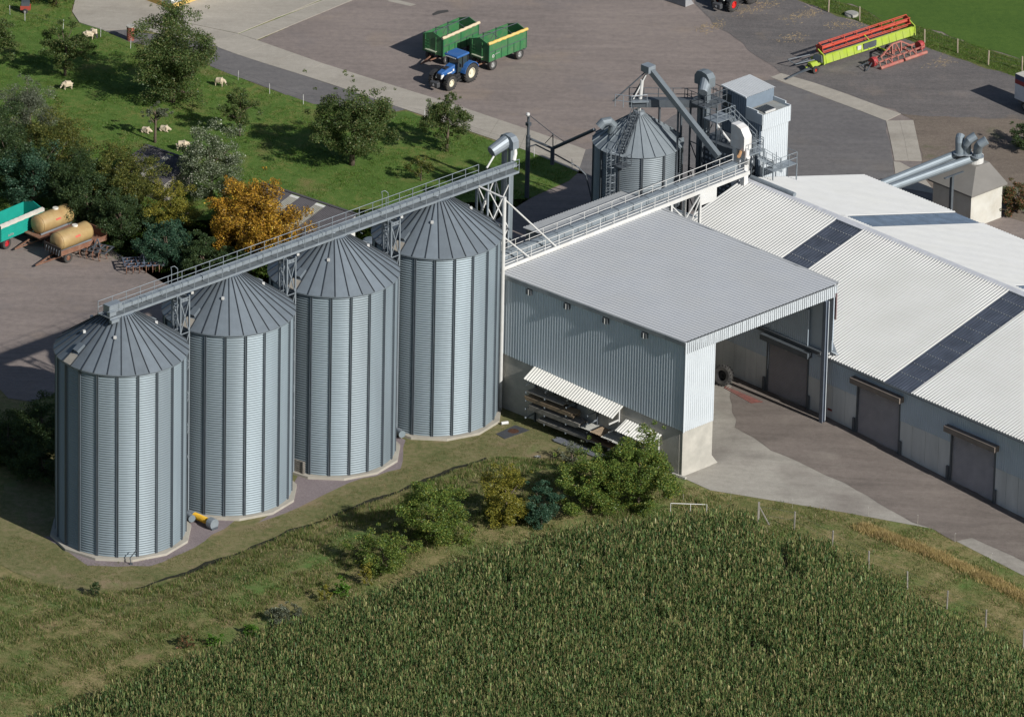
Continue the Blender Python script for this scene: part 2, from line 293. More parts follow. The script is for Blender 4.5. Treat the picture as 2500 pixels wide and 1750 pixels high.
sheet('field_verge', G(('Z4', 450, -8), ('Z4', 730, 100), ('Z4', 1010, 190), ('Z4', 1560, 400), ('Z4', 1850, 495), ('Z4', 2200, 610), ('Z4', 2700, 780), ('Z4', 3300, 860), ('Z4', 3300, 800), ('Z4', 2296, 490), ('Z4', 2000, 395), ('Z4', 1420, 200), ('Z4', 1160, 170), ('Z4', 1010, 75), ('Z4', 750, -5), ('Z4', 500, -80), ('Z4', 300, -60)), 0.026, VERGE, jit=.15)
# concrete paths: every slab a piece of its own
def slabs(name, quads, z, m=SLAB, gap=.02):
    root = bpy.data.objects.new(name, None)
    col.objects.link(root); root['kind'] = 'structure'
    for q in quads:
        c = sum((np.array(p[:2]) for p in q)) / len(q); pts = []
        for p in q:
            d = np.array(p[:2]) - c; L = np.hypot(*d); pts.append(c + d * (1 - gap / L))
        b = MB(); b.prism(pts, -.1, z + random.uniform(0, .006)); b.build('slab', m, root)
    return root
def strip(a, b, n):                                     # quads between two polylines of pixel points
    def at(pl, t):
        pl = np.array([p[:2] for p in pl]); s = np.concatenate([[0], np.cumsum(np.hypot(*np.diff(pl, axis=0).T))]); t *= s[-1]
        return np.array([np.interp(t, s, pl[:, 0]), np.interp(t, s, pl[:, 1])])
    return [[at(a, i / n), at(a, (i + 1) / n), at(b, (i + 1) / n), at(b, i / n)] for i in range(n)]
slabs('concrete_path', strip(G(('Z1', 1100, 235), ('Z1', 1640, 345), ('Z2', 0, 465), ('Z2', 440, 600), ('Z2', 780, 710), ('Z2', 1280, 880), ('Z2', 2296, 1225), ('Z3', 530, 1380)),
                             G(('Z1', 1400, 170), ('Z1', 1910, 275), ('Z2', 90, 325), ('Z2', 620, 512), ('Z2', 1350, 740), ('Z2', 1550, 800), ('Z2', 2296, 1050), ('Z3', 590, 1200)), 14), .036)
slabs('concrete_apron', strip(G(('Z1', 600, 0), ('Z1', 562, 160), ('Z1', 835, 248), ('Z1', 1095, 236)), G(('Z1', 1180, -60), ('Z1', 1250, 30), ('Z1', 1360, 90), ('Z1', 1398, 168)), 4)
      + strip(G(('Z1', 1400, 166), ('Z1', 1905, 272)), G(('Z1', 2000, -150), ('Z2', 600, 0)), 3) + strip(G(('Z1', 1400, 166), ('Z1', 1370, 80)), G(('Z1', 2000, -150), ('Z1', 1700, -180)), 1)
      + strip(G(('Z1', 2220, 140), ('Z2', 640, -5)), G(('Z1', 2230, 139), ('Z2', 660, -5)), 1), .040)
slabs('concrete_edge_strip', strip(G(('Z1', 1912, 276), ('Z2', 640, 2), ('Z2', 1000, -130)), G(('Z2', 86, 322), ('Z2', 860, 2), ('Z2', 1200, -140)), 6), .038)
slabs('old_concrete_path', strip(G(('Z4', 265, 622), ('Z4', 590, 745), ('Z4', 880, 850), ('Z4', 1192, 972)), G(('Z4', 350, 590), ('Z4', 700, 690), ('Z4', 990, 800), ('Z4', 1312, 914)), 4), .036)
slabs('concrete_pads', [G(('Z4', 1190, 970), ('Z4', 1300, 968), ('Z4', 1340, 1122), ('Z4', 1225, 1120)), G(('Z4', 1300, 968), ('Z4', 1410, 965), ('Z4', 1445, 1125), ('Z4', 1340, 1122)),
                        G(('Z4', 1225, 1120), ('Z4', 1340, 1122), ('Z4', 1370, 1290), ('Z4', 1258, 1288)), G(('Z4', 1340, 1122), ('Z4', 1445, 1125), ('Z4', 1480, 1292), ('Z4', 1370, 1290)),
                        G(('Z4', 1250, 1296), ('Z4', 1300, 1300), ('Z4', 1470, 1390), ('Z4', 1600, 1560), ('Z4', 1280, 1500))], .036, gap=.03)
sheet('yard_concrete', G(('Z2', 1180, -5), ('Z2', 1365, 38), ('Z2', 1320, 52), ('Z2', 1130, 10)), 0.011, SLAB)
sheet('oil_stain', G(('Z2', 1490, 115), ('Z2', 1540, 88), ('Z2', 1620, 82), ('Z2', 1625, 98), ('Z2', 1560, 112), ('Z2', 1500, 128)), 0.012, mt('stain', (.06, .055, .05), .7), jit=.08)
# straw lying on the gravel
for i, (a, b, c_) in enumerate([((400, 165), (635, 88), 160), ((0, 110), (340, 0), 200), ((380, 320), (500, 290), 90), ((740, 200), (1000, 200), 150), ((-130, 180), (-300, 260), 120), ((1560, 520), (1700, 480), 60)]):
    b_ = MB(); pa, pb = np.array(g('Z4', *a)), np.array(g('Z4', *b))
    for k in range(int(c_ * .9)):
        p = pa + (pb - pa) * random.random() + np.array([random.gauss(0, .5), random.gauss(0, .6), 0]); t = random.uniform(0, pi); d = np.array([cos(t), sin(t), 0]) * random.uniform(.05, .16); n_ = np.array([-sin(t), cos(t), 0]) * .025; z = np.array([0, 0, .03])
        b_.add([p - d - n_ + z, p + d - n_ + z, p + d + n_ + z * 1.5, p - d + n_ + z], [(0, 1, 2, 3)])
    o = b_.build('straw', mt('straw', (.36, .27, .15), .9, 0, .2)); tag(o, kind='stuff')
# front drive and gravel by the silos
FR = lambda *a: [F(*t) for t in a]
sheet('drive', FR((.3, 24), (18.6, 24), (18.6, -75), (10.7, -75), (10.7, -31), (10.6, -20), (6.6, -13.2), (2.5, -6.8), (.25, -3.3), (-.05, -.1), (.3, .2)), .03, DRIVE, cut=2.)
dz = lambda r, x, y: gt(r, x, y)[:2]
sheet('drive_tarmac', [dz('B4', *p) for p in ((-60, 560), (-20, 800), (270, 985), (600, 1130), (950, 1300), (1400, 1560))] + [dz('B8', *p) for p in ((1560, 100), (1740, 205), (1880, 175), (2296, 365), (2600, 520))] + FR((18.45, -40), (18.45, 12)), .045, DRIVED, cut=2., jit=.1)
sheet('silo_grass', FR((-56, 27), (-55.5, 18.6), (-51, 15), (-48, 14.3), (-31.7, 14.5), (-13.5, 14.3), (-9, 13.7), (-5.7, 9.7), (-3.4, 4.2), (-.9, -.4), (-.1, .3), (-.1, 34), (-20, 36), (-45, 38)), 0.011, MOWN, jit=.1)
sheet('silo_gravel', [g('B2', *p) for p in ((100, 1560), (420, 1440), (640, 1330), (830, 1240), (1240, 1130), (1260, 960), (1280, 900), (1200, 860), (900, 1200), (420, 1180), (300, 1420))], .015, GRAVEL, jit=.1)
sheet('silo_gravel', [g('B5', *p) for p in ((350, 160), (700, 395), (1200, 400), (1560, 250), (1800, 100), (1900, 20), (1500, -40), (1200, 200))], .018, GRAVEL, jit=.12)
dk = [(v_, 14.28 + .12 * sin(v_ * 1.3) + rng.normal(0, .05) + .25 * max(0, (-44 - v_)) ** 1.2 * .3) for v_ in np.arange(-50.5, -9.5, .5)]
sheet('ditch', FR(*[(v_, u_ - .05 - .17 * sm(-51, -45, v_) - .1 * rng.random() * sm(-9, -14, v_)) for v_, u_ in dk], *[(v_, u_ + .05 + (.2 + .14 * sin(v_ * .7) + .08 * rng.random()) * sm(-51, -45, v_) * sm(-9, -16, v_)) for v_, u_ in dk[::-1]]), .022, ground_mt('ditch_soil', [(.36, (.012, .014, .010)), (.64, (.035, .034, .022))], .6, 4, 14, .4))
# ------------------------------------------------------------------ corrugated sheet
TRAP = [(0, 0), (.32, 0), (.42, 1), (.88, 1), (.98, 0)]
RIBS = [(0, 0), (.22, 0), (.48, 1), (.72, 1)]
SINE = [(i / 6, .5 - .5 * cos(2 * pi * i / 6)) for i in range(6)]
def corr(mb, P0, ac, al, W, pitch, depth, nr, l0, l1, prof=SINE, cuts=1):
    P0, ac, al, nr = map(lambda q: np.array(q, float), (P0, ac, al, nr)); ts = []
    k = 0
    while k * pitch < W:
        for a, h in prof:
            t = (k + a) * pitch
            if t <= W: ts.append((t, h))
        k += 1
    ts.append((W, 0)); vs = []; fs = []
    for t, h in ts:
        a = l0(t) if callable(l0) else l0; b = l1(t) if callable(l1) else l1
        for j in range(cuts + 1): vs.append(P0 + ac * t + al * (a + (b - a) * j / cuts) + nr * h * depth)
    c = cuts + 1
    for i in range(len(ts) - 1):
        for j in range(cuts): fs.append((i * c + j, (i + 1) * c + j, (i + 1) * c + j + 1, i * c + j + 1))
    return mb.add(vs, fs)
def railing(parent, pts, h, sp, m, r=.03, name='railing', mid=True):
    rl = sub(name, parent); o = rl.get('_org', (0, 0, 0)); P = [Vector(p) for p in pts]
    for k_ in ([.52, 1.] if mid else [1.]):
        b = MB(); b.tube([p + Vector((0, 0, h * k_)) for p in P], r, 6); b.build('rail', m, rl)
    pm = MB().tube([(0, 0, 0), (0, 0, h)], r * 1.15, 6).mesh('post', m)
    for a, c in zip(P[:-1], P[1:]):
        n = max(1, round((c - a).length / sp))
        for i in range(n + 1):
            if i == n and c != P[-1]: continue
            q = a + (c - a) * i / n; link('post', pm, rl, (q.x - o[0], q.y - o[1], q.z - o[2]))
    return rl
# ------------------------------------------------------------------ the four tall silos
RB, RE, HS, HC, ZC = 5.50, 5.68, 17.37, 4.05, 20.65
def silo_meshes():
    b = MB(); na = 4; pitch = .22; nz = int((HS - .25) / pitch); vs = []; fs = []
    rows = nz * 4
    for j in range(rows + 1):
        z = .25 + (HS - .25) * j / rows; r = RB + .075 * sin(2 * pi * j / 4 + .4)
        for i in range(na + 1): t = radians(18) * (i / na - .5); vs.append((r * cos(t), r * sin(t), z))
    for j in range(rows):
        for i in range(na): a = j * (na + 1) + i; fs.append((a, a + 1, a + na + 2, a + na + 1))
    b.add(vs, fs); wall = b.mesh('wall_panel', GALV, True)
    b = MB(); t = radians(9)
    for s in (-1, 1): b.box(RB + .03, RB + .15, s * .07 - .022, s * .07 + .022, .15, HS - .1)
    b.box(RB + .0, RB + .075, -.10, .10, .15, HS - .1); stiff = b.mesh('stiffener', mt('stiffener_steel', (.13, .155, .18), .5, .4, .1))
    b = MB(); rt_ = (HS + HC - ZC) / HC * RE; h = radians(6)
    zf = lambda r: HS + HC * (1 - r / RE)
    vs = []
    for r in (rt_, 3.0, RE + .08): 
        for t in (-h, -h / 3, h / 3, h): vs.append((r * cos(t), r * sin(t), zf(r)))
    vs += [((RE + .08) * cos(t), (RE + .08) * sin(t), zf(RE + .08) - .12) for t in (-h, -h / 3, h / 3, h)]
    b.add(vs, [(r * 4 + i, r * 4 + i + 1, r * 4 + i + 5, r * 4 + i + 4) for r in range(3) for i in range(3)])
    c, s_ = cos(h), sin(h)
    for r0, r1 in ((rt_, RE + .1),):
        nb = len(b.f); b.beam((r0 * c, r0 * s_, zf(r0) + .03), (r1 * c, r1 * s_, zf(r1) + .03), .055, .12)
    roof = b.mesh('roof_panel', GROOF); roof.materials.append(mt('seam_shadow', (.035, .042, .05), .6))
    for f_ in roof.polygons[nb:]: f_.material_index = 1  # seams are the panel metal; the dark colour paints their shadow gap
    b = MB(); b.lathe([(.3, ZC + .12), (.75, ZC + .1), (rt_ + .1, ZC - .02), (rt_ + .12, ZC - .12)], 30); cap = b.mesh('roof_cap', GROOF)
    b = MB(); b.box(-.11, .11, -.11, .11, 0, .22); vent = b.mesh('roof_vent', WHITE)
    b = MB(); b.prism([(6.12 * cos(2 * pi * (k + .5) / 12), 6.12 * sin(2 * pi * (k + .5) / 12)) for k in range(12)], -.3, .24); pl = b.mesh('plinth', PLINTH)
    return wall, stiff, roof, cap, vent, pl, zf, rt_
SW, SS, SR, SCAP, SV, SPL, zf_, rt_s = silo_meshes()
TANP = mt('dusty_panel', (.36, .33, .28), .8, .1, .12)
VS = [-43.87, -31.52, -19.18, -6.83]
lab = ['tall corrugated steel grain silo at the end farthest from the canopy hall', 'tall corrugated steel grain silo with yellow fan hose at its foot',
       'tall corrugated steel grain silo between the hose silo and the one beside the hall', 'tall corrugated steel grain silo standing beside the canopy hall']
for i, v in enumerate(VS):
    t = thing('grain_silo', lab[i], 'silo', F(v, 24.1), PHI, 'four tall grain silos in a row')
    for k in range(20): link('wall_panel', SW, t, rz=radians(18) * k)
    for k in range(20): link('stiffener', SS, t, rz=radians(18) * (k + .5))
    ro = radians(90 - 3) - PHI
    for k in range(30): link('roof_panel', SR, t, rz=radians(12) * k + ro)
    link('roof_cap', SCAP, t); link('plinth', SPL, t, rz=radians(-3) - PHI)
    for a, r in ((-98, 2.9), (12, 3.0), (150, 3.0), (-160, 3.3)):
        a = radians(a) - PHI; link('roof_vent', SV, t, (r * cos(a), r * sin(a), zf_(r) + .05), a)
    a = radians(-129 if i else -141) - PHI; r = 4.5; b = MB(); c_, s_ = cos(a), sin(a)
    b.beam(((r - .45) * c_, (r - .45) * s_, zf_(r - .45) + .15), ((r + .3) * c_, (r + .3) * s_, zf_(r + .3) + .22), .62, .3); b.build('hatch', GROOF, t)
    b = MB(); b.beam(((r + .35) * c_, (r + .35) * s_, zf_(r + .35) + .03), ((RE + .05) * c_, (RE + .05) * s_, zf_(RE + .05) + .03), .95, .03); b.build('dusty_panel', TANP, t)
    a = radians(60) - PHI; c_, s_ = cos(a), sin(a); b = MB(); b.beam((4.4 * c_, 4.4 * s_, zf_(4.4) + .15), (5.0 * c_, 5.0 * s_, zf_(5.0) + .2), .6, .25); b.build('hatch', GSTEEL, t)
# ------------------------------------------------------------------ gallery over the silos
cw = fthing('catwalk', 'grey galvanised conveyor catwalk running over the tops of the four silos', 'catwalk', -21.8, 24.05, 20.75)
V0, V1, ZK = -45.9, 2.3, 20.75
for u_ in (23.3, 24.8): b = MB(); b.box(V0, V1, u_ - .04, u_ + .04, ZK - .1, ZK + .1); b.build('side_beam', GSTEEL, cw)
b = MB(); b.box(V0, V1, 23.34, 24.76, ZK + .02, ZK + .06); b.build('deck', mt('grating', (.17, .19, .20), .6, .4, .15, 4), cw)
cv = sub('conveyor', cw); n = 20
for k in range(n):
    a, c = V0 + 2 + (V1 - V0 - 1.6) * k / n, V0 + 2 + (V1 - V0 - 1.6) * (k + 1) / n
    b = MB(); b.box(a + .03, c - .03, 24.06, 24.62, ZK + .12, ZK + .46); b.box(a + .02, c - .02, 24.02, 24.66, ZK + .46, ZK + .49); b.box(c - .06, c + .02, 24.0, 24.68, ZK + .1, ZK + .53); b.build('conveyor_section', mt('conveyor_steel', (.24, .275, .30), .55, .2, .1), cv)
b = MB(); b.box(V0 + .5, V0 + 1.95, 23.95, 24.7, ZK + .1, ZK + .85); b.box(V0 + .2, V0 + .9, 23.5, 23.9, ZK + .1, ZK + .45); b.build('drive_unit', GSTEEL, cw)
b = MB(); b.box(V0 - .05, V0 + .8, 23.0, 23.3, ZK - .3, ZK - .02); b.build('end_platform', GSTEEL, cw)
railing(cw, [(V0, 23.3, ZK + .1), (V1, 23.3, ZK + .1)], 1.1, 1.62, GSTEEL, .028)
railing(cw, [(V0, 24.8, ZK + .1), (V1 - 3.5, 24.8, ZK + .1)], 1.1, 1.62, GSTEEL, .028)
for v in VS: b = MB(); b.tube([(v, 24.3, ZK + .12), (v, 24.1, ZK - .3)], .22, 10); b.build('spout', GSTEEL, cw)
for v in (-36.9, -12.2):                                # ladder gates
    b = MB(); 
    for s in (-.35, .35): b.tube([(v + s, 25.1, ZK - 3), (v + s, 25.1, ZK + 1.4)], .03, 6)
    b.tube([(v - .35, 25.1, ZK + 1.4), (v - .2, 25.35, ZK + 1.6), (v + .2, 25.35, ZK + 1.6), (v + .35, 25.1, ZK + 1.4)], .03, 6)
    for z in np.arange(-3, 0, .3): b.tube([(v - .35, 25.1, ZK + z), (v + .35, 25.1, ZK + z)], .018, 5)
    b.build('ladder_gate', GSTEEL, cw)
for i, v in enumerate((-37.7, -25.35, -13.0)):
    nm = ['end silo and hose silo', 'the two middle silos', 'hall side silo and its neighbour'][i]
    t = fthing('support_tower', 'lattice tower carrying the catwalk between ' + nm, 'tower', v, 22.6, 0, 'lattice catwalk towers between silos')
    L = [(v - .5, 22.9), (v + .5, 22.9), (v - .42, 24.0), (v + .42, 24.0)]
    for x, y in L: b = MB(); b.beam((x, y, 0), (x, y, ZK - .12), .12); b.build('leg', GSTEEL, t)
    for z0 in np.arange(5.2, 20.4, 3.0):
        b = MB(); z1 = min(z0 + 3, ZK - .3)
        for p, q in ((0, 1), (2, 3), (0, 2), (1, 3)):
            b.beam((*L[p], z0), (*L[q], z1), .07); b.beam((*L[q], z0), (*L[p], z1), .07); b.beam((*L[p], z1), (*L[q], z1), .07)
        b.build('brace', GSTEEL, t)
    b = MB()
    for s in (-.2, .2): b.beam((v - .62, 23.4 + s, 6), (v - .62, 23.4 + s, ZK), .05)
    for z in np.arange(6, ZK, .3): b.beam((v - .62, 23.2, z), (v - .62, 23.6, z), .03)
    b.build('ladder', GSTEEL, t)
# fan with yellow hose, aeration stubs, bits on the plinths
YEL = mt('yellow_hose', (.62, .36, .02), .6, 0, .1)
p0, p1 = Vector(g('B1', 1555, 1500, .45)), Vector(g('B1', 1690, 1560, .5))
t = thing('aeration_fan', 'yellow flexible hose joined to a grey fan between two silos', 'fan', (p1.x, p1.y, 0)); t['_org'] = (p1.x, p1.y, 0)
b = MB(); pts = [p0 + (p1 - p0) * (k / 40) for k in range(37)]; b.tube(pts, [.26 + (.04 if k % 3 == 1 else 0) for k in range(37)], 12); b.build('hose', YEL, t)
dv = (p1 - p0).normalized(); b = MB(); b.tube([p1 - dv * .15, p1 + dv * .45], .48, 14); b.build('housing', GSTEEL, t); b = MB(); b.beam(p1 - Vector((0, 0, .4)), p1 + dv * .5 - Vector((0, 0, .4)), .7, .2); b.build('foot', DSTEEL, t)
b = MB(); b.tube([p0 - dv * .7, p0 + dv * .02], .3, 12); b.build('pipe_stub', GSTEEL, t)
for i, (r, x, y, l_) in enumerate([('B1', 1525, 1515, 'end silo beside the yellow hose'), ('B2', 1240, 840, 'silo beside the hall')]):
    p = Vector(g(r, x, y, .5)); t = thing('pipe_stub', 'round grey pipe stub at the foot of the ' + l_, 'pipe', (p.x, p.y, 0)); t['_org'] = (p.x, p.y, 0)
    b = MB(); b.tube([p + Vector((-.25, .5, 0)), p + Vector((.12, -.25, 0))], .27, 14); b.build('pipe', GSTEEL, t); b = MB(); b.tube([p + Vector((.12, -.25, 0)), p + Vector((.15, -.31, 0))], .33, 14); b.build('flange', GALV, t)
    b = MB(); b.box(p.x - .15, p.x + .1, p.y - .1, p.y + .15, 0, .3); b.build('foot', CONC, t)
p = g('B2', 435, 1180, 0); t = thing('step_plate', 'weathered slatted wooden rack leaning against the middle silo foot', 'rack', (p[0], p[1], 0))
for k in range(6): b = MB(); b.box(-.8, .5, -.05, .05, .24 + k * .2, .24 + k * .2 + .14); b.build('slat', WOODG, t)
b = MB(); b.box(.3, .4, -.1, .0, .2, 1.4); b.build('upright', WOODG, t); t.rotation_euler = (0, 0, radians(-35))
p = g('B5', 1050, 385, 0); t = thing('gate_valve', 'small dark lever standing at the plinth of the end silo', 'lever', (p[0], p[1], 0))
b = MB(); b.beam((0, 0, 0), (-.1, 0, .6), .07); b.beam((-.1, 0, .6), (.5, .3, 1.3), .07); b.build('lever', DSTEEL, t); b = MB(); b.box(-.12, .12, -.12, .12, 0, .12); b.build('base', DSTEEL, t)
# ------------------------------------------------------------------ canopy hall
WAVES = [(0, 0), (.12, .35), (.25, .78), (.42, 1), (.60, .95), (.78, .62), (.92, .12)]
ch = fthing('canopy_hall', 'tall open drive-through canopy hall with grey metal roof beside the silos', 'hall', 0, 0)
EPS = radians(4.39); CE, SE = cos(EPS), sin(EPS); WL = 21.14; RT_ = 12.86     # the silo-side wall stands 4.4 degrees off square
def wmap(b): b.v = [(x * CE - s_ * SE, x * SE + s_ * CE, z) for x, s_, z in b.v]; return b
CT = lambda s_: 4.41 + .0445 * s_                       # top of the concrete
def wthing(name, label, cat, x, s_, z=0, group=None):
    t = thing(name, label, cat, F(x * CE - s_ * SE, x * SE + s_ * CE, z), PHI + EPS, group, org=(x, s_, z)); return t
b = MB(); b.add([(0, .36, -.3), (.35, .36, -.3), (.35, WL, -.3), (0, WL, -.3), (0, .36, CT(.36)), (.35, .36, CT(.36)), (.35, WL, CT(WL)), (0, WL, CT(WL))], [(3, 2, 1, 0), (4, 5, 6, 7), (0, 1, 5, 4), (1, 2, 6, 5), (2, 3, 7, 6), (3, 0, 4, 7)]); cwall = wmap(b).build('concrete_wall', CONC, ch)
b = MB(); b.box(0, 3.68, 0, .355, -.3, 4.4); b.build('concrete_pier', CONC, ch)
b = MB(); b.extr([(3.69, .0), (4.5, .0), (3.69, 1.0)], .04, .3, 1); b.build('pier_foot', CONC, ch)
for u_ in (4.5, 9, 13.5, 18): b = MB(); b.box(-.006, .0, u_, u_ + .03, -.2, 4.38); wmap(b).build('joint', CONCD, cwall)
b = MB(); corr(b, (-.02, 0, 0), (0, 1, 0), (0, 0, 1), WL, .30, .055, (-1, 0, 0), lambda t: CT(t) - .04, RT_ - .1, RIBS); wmap(b).build('side_cladding', CLAD, ch)
b = MB(); corr(b, (-.04, -.02, 0), (1, 0, 0), (0, 0, 1), 3.76, .25, .045, (0, -1, 0), 4.3, 12.3, TRAP); b.build('front_cladding', CLADW, ch)
b = MB(); corr(b, (-.16, -.10, 0), (1, 0, 0), (0, 0, 1), 18.95, .25, .05, (0, -1, 0), 11.75, 12.82, TRAP); b.build('fascia', CLADW, ch)
b = MB(); b.box(-.16, 18.79, -.10, -.06, 11.74, 12.8); b.build('fascia_backing', DSTEEL, ch)
b = MB(); b.box(-.13, .05, -.17, -.06, 4.3, 12.85); b.build('corner_trim', CLADW, ch)
for k, (la, lb_, dz_) in enumerate(((-.18, 11.0, .014), (10.8, 21.9, 0))):   # two sheet lengths, lapped; laid square to the skewed wall
    b = MB(); al = np.array([-SE, CE, 0])
    def l0(t, la=la, lb_=lb_): return min(lb_, max(la, (t - .2 - 18.84) / SE))
    def l1(t, la=la, lb_=lb_): return max(lb_ if lb_ < 15 else 21.2 + .033 * max(0, t - .2), min(lb_, max(la, (t - .2 - 18.84) / SE)))
    corr(b, (-.2, 0, RT_ + dz_), (1, 0, 0), al, 20.7, .42, .13, (0, 0, 1), l0, l1, [(0, 0), (.07, 0), (.17, 1), (.9, 1)]); b.build('roof_sheet', CROOF, ch)
b = MB(); n = 46; vs = []; fs = []                      # eave flashing along the silo side, edge waved to scallop its shadow
for k in range(n + 1):
    u_ = -.15 + (WL + .3) * k / n; o = .215 + .05 * abs(sin(pi * (u_ - 2.3) / 4.45)); z = RT_
    vs += [(-.16, u_, z + .07), (-o, u_, z + .06), (-o, u_, z - .33), (-.05, u_, z - .36)]
for k in range(n): fs += [(k * 4 + j, k * 4 + j + 1, k * 4 + j + 5, k * 4 + j + 4) for j in range(3)]
b.add(vs, fs); wmap(b).build('eave_flashing', mt('flashing', (.27, .29, .30), .6, .3, .1), ch)
b = MB(); b.beam((-.06, -.1, RT_ - .38), (-.06, WL, RT_ - .38), .1, .05); wmap(b).build('eave_edge', WHITE, ch)
b = MB(); b.beam((18.9, -.15, RT_ + .08), (18.9, 21.85, RT_ + .08), .24, .15); b.build('verge_trim', mt('verge_grey', (.40, .41, .41), .7), ch)
for k in range(6): b = MB(); b.box(18.69, 18.77, 1.2 + k * 3.55, 3.2 + k * 3.55, RT_ + .01, RT_ + .09); b.build('verge_gap', DSTEEL, ch)
for u_ in (17.86, 13.5, 9.01, 4.54):
    z = 12.3; b = MB(); b.box(-.3, -.03, u_ - .28, u_ + .28, z - .38, z + .12); vb = wmap(b).build('vent', mt('vent_box', (.10, .11, .12), .6), ch); b = MB(); b.box(-.34, -.3, u_ - .03, u_ + .03, z - .42, z + .1); wmap(b).build('vent_fin', WHITE, vb)
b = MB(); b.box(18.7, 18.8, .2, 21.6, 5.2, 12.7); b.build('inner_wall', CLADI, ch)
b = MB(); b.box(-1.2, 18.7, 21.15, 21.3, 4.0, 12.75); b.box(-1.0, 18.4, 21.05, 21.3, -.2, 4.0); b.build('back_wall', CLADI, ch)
for u_ in (.3, 7, 14, 20.9): b = MB(); b.beam((.4 - SE * u_, u_, RT_ - .45), (18.6, u_, RT_ - .45), .22, .5); b.build('rafter', DSTEEL, ch)
b = MB()
for s in (-.16, .16): b.box(17.35 + s - .02, 17.35 + s + .02, -.35, .05, -.1, 11.75)
b.box(17.2, 17.5, -.17, -.13, -.1, 11.75); b.build('column', mt('column_steel', (.17, .20, .25), .5, .3, .1), ch)
b = MB(); b.box(17.52, 17.58, -.36, -.30, .2, 11.7); b.build('column_edge', CLADW, ch)
b = MB(); b.beam((18.55, -.2, 9.6), (18.55, -.2, 12.1), .2, .1); b.build('board', mt('red_board', (.22, .15, .15), .8), ch)
b = MB(); b.tube([(18.2, -.2, 7.6), (18.2, -.2, 6.6), (18.7, -.6, 6.3)], .07, 8); b.build('downpipe', GSTEEL, ch)
# ------------------------------------------------------------------ storage hall with wavy white roof
ha = fthing('storage_hall', 'long storage hall with wavy white roof, dark skylight strips and roller doors', 'hall', 18.5, 0)
KR = (10.1 - 5.9) / (34.2 - 18.1); UA, UB = -62., 26.45
alr = np.array([1, 0, KR]); alf = np.array([1, 0, -KR])
near_sky = [(11.25, 14.5), (-10.0, -6.75), (-35.5, -32.2)]; far_sky = [(11.45, 14.9), (-9.6, -5.9)]
def roof_runs(skies):
    e = [UA] + [x for a, c in sorted(skies) for x in (a, c)] + [UB]; return [(e[i], e[i + 1]) for i in range(0, len(e), 2)]
P_ = .335
for a, c in roof_runs(near_sky):
    b = MB(); corr(b, (18.1, a, 5.9), (0, 1, 0), alr, c - a, P_, .125, (0, 0, 1), lambda t, a=a: .0 if a + t < 1.3 else .95, 16.1, WAVES); b.build('roof_sheet', FIBRE, ha, True)
for a, c in roof_runs(far_sky):
    b = MB(); corr(b, (34.2, a, 10.1), (0, 1, 0), alf, c - a, P_, .11, (0, 0, 1), 0, 15.9, WAVES); b.build('roof_sheet', FIBREF, ha, True)
for a, c in near_sky:
    for k in range(10):
        l0, l1 = 16.1 - 1.585 * (k + 1), 16.1 - 1.585 * k - .035
        if k == 9: l0 = 0.
        if a > 0 and l0 < .95: l0 = .95
        b = MB(); corr(b, (18.1, a + .02, 5.885), (0, 1, 0), alr, c - a - .04, P_, .07, (0, 0, 1), l0, l1, SINE); b.build('skylight_panel', SKYL, ha, True)
    b = MB()
    for k in range(1, 10):
        l = 16.1 - 1.585 * k
        for j in range(int((c - a) / P_)):
            b.box(18.1 + l - .025, 18.1 + l + .025, a + (j + .40) * P_, a + (j + .62) * P_, 5.945 + KR * l, 5.96 + KR * l + .02)
    b.build('skylight_clips', FIBRE, ha)['kind'] = 'stuff'
for a, c in far_sky:
    for k in range(9):
        b = MB(); corr(b, (34.2, a + .02, 10.085), (0, 1, 0), alf, c - a - .04, P_, .05, (0, 0, 1), 1.2 + 1.62 * k, 1.2 + 1.62 * (k + 1) - .03, SINE); b.build('skylight_panel', mt('skylight_far', (.12, .16, .22), .3, 0, .25, .8), ha, True)
    b = MB(); corr(b, (34.2, a, 10.1), (0, 1, 0), alf, c - a, P_, .11, (0, 0, 1), 0, 1.18, WAVES); b.build('roof_sheet', FIBREF, ha, True)
b = MB(); b.extr([(33.85, 10.08), (34.2, 10.26), (34.75, 10.05), (34.75, 10.01), (34.2, 10.2), (33.85, 10.02)], UA, UB + .1, 1); b.build('ridge_cap', mt('ridge_cap', (.56, .57, .60), .7), ha)
b = MB(); b.box(33.72, 33.86, UA, UB, 9.99, 10.03); b.build('ridge_gap', DSTEEL, ha)
gpoly = [(18.6, -.3), (49.8, -.3), (49.8, 5.85), (34.2, 9.95), (18.6, 5.85)]
b = MB(); b.extr(gpoly, UB - .5, UB - .2, 1); b.build('gable_wall', CONC, ha)
b = MB(); b.box(49.4, 49.75, UA, UB - .5, -5, 5.75); b.build('rear_wall', CONC, ha)
gz = lambda u: -.062 * max(0, -u)
doors = [(2.85, 7.75, 5.1), (-8.4, -3.35, 4.6), (-19.85, -14.75, 3.85), (-33.5, -28.5, 3.0)]
edges = [24.5]
for d in doors: edges += [d[1], d[0]]
edges += [UA]
CPAN = mt('wall_concrete', (.60, .61, .60), .9, 0, .08, .8, .15, 6, dirt=(.30, .31, .31), dscale=.6, damt=.4, stretch=(1, 1, .2))
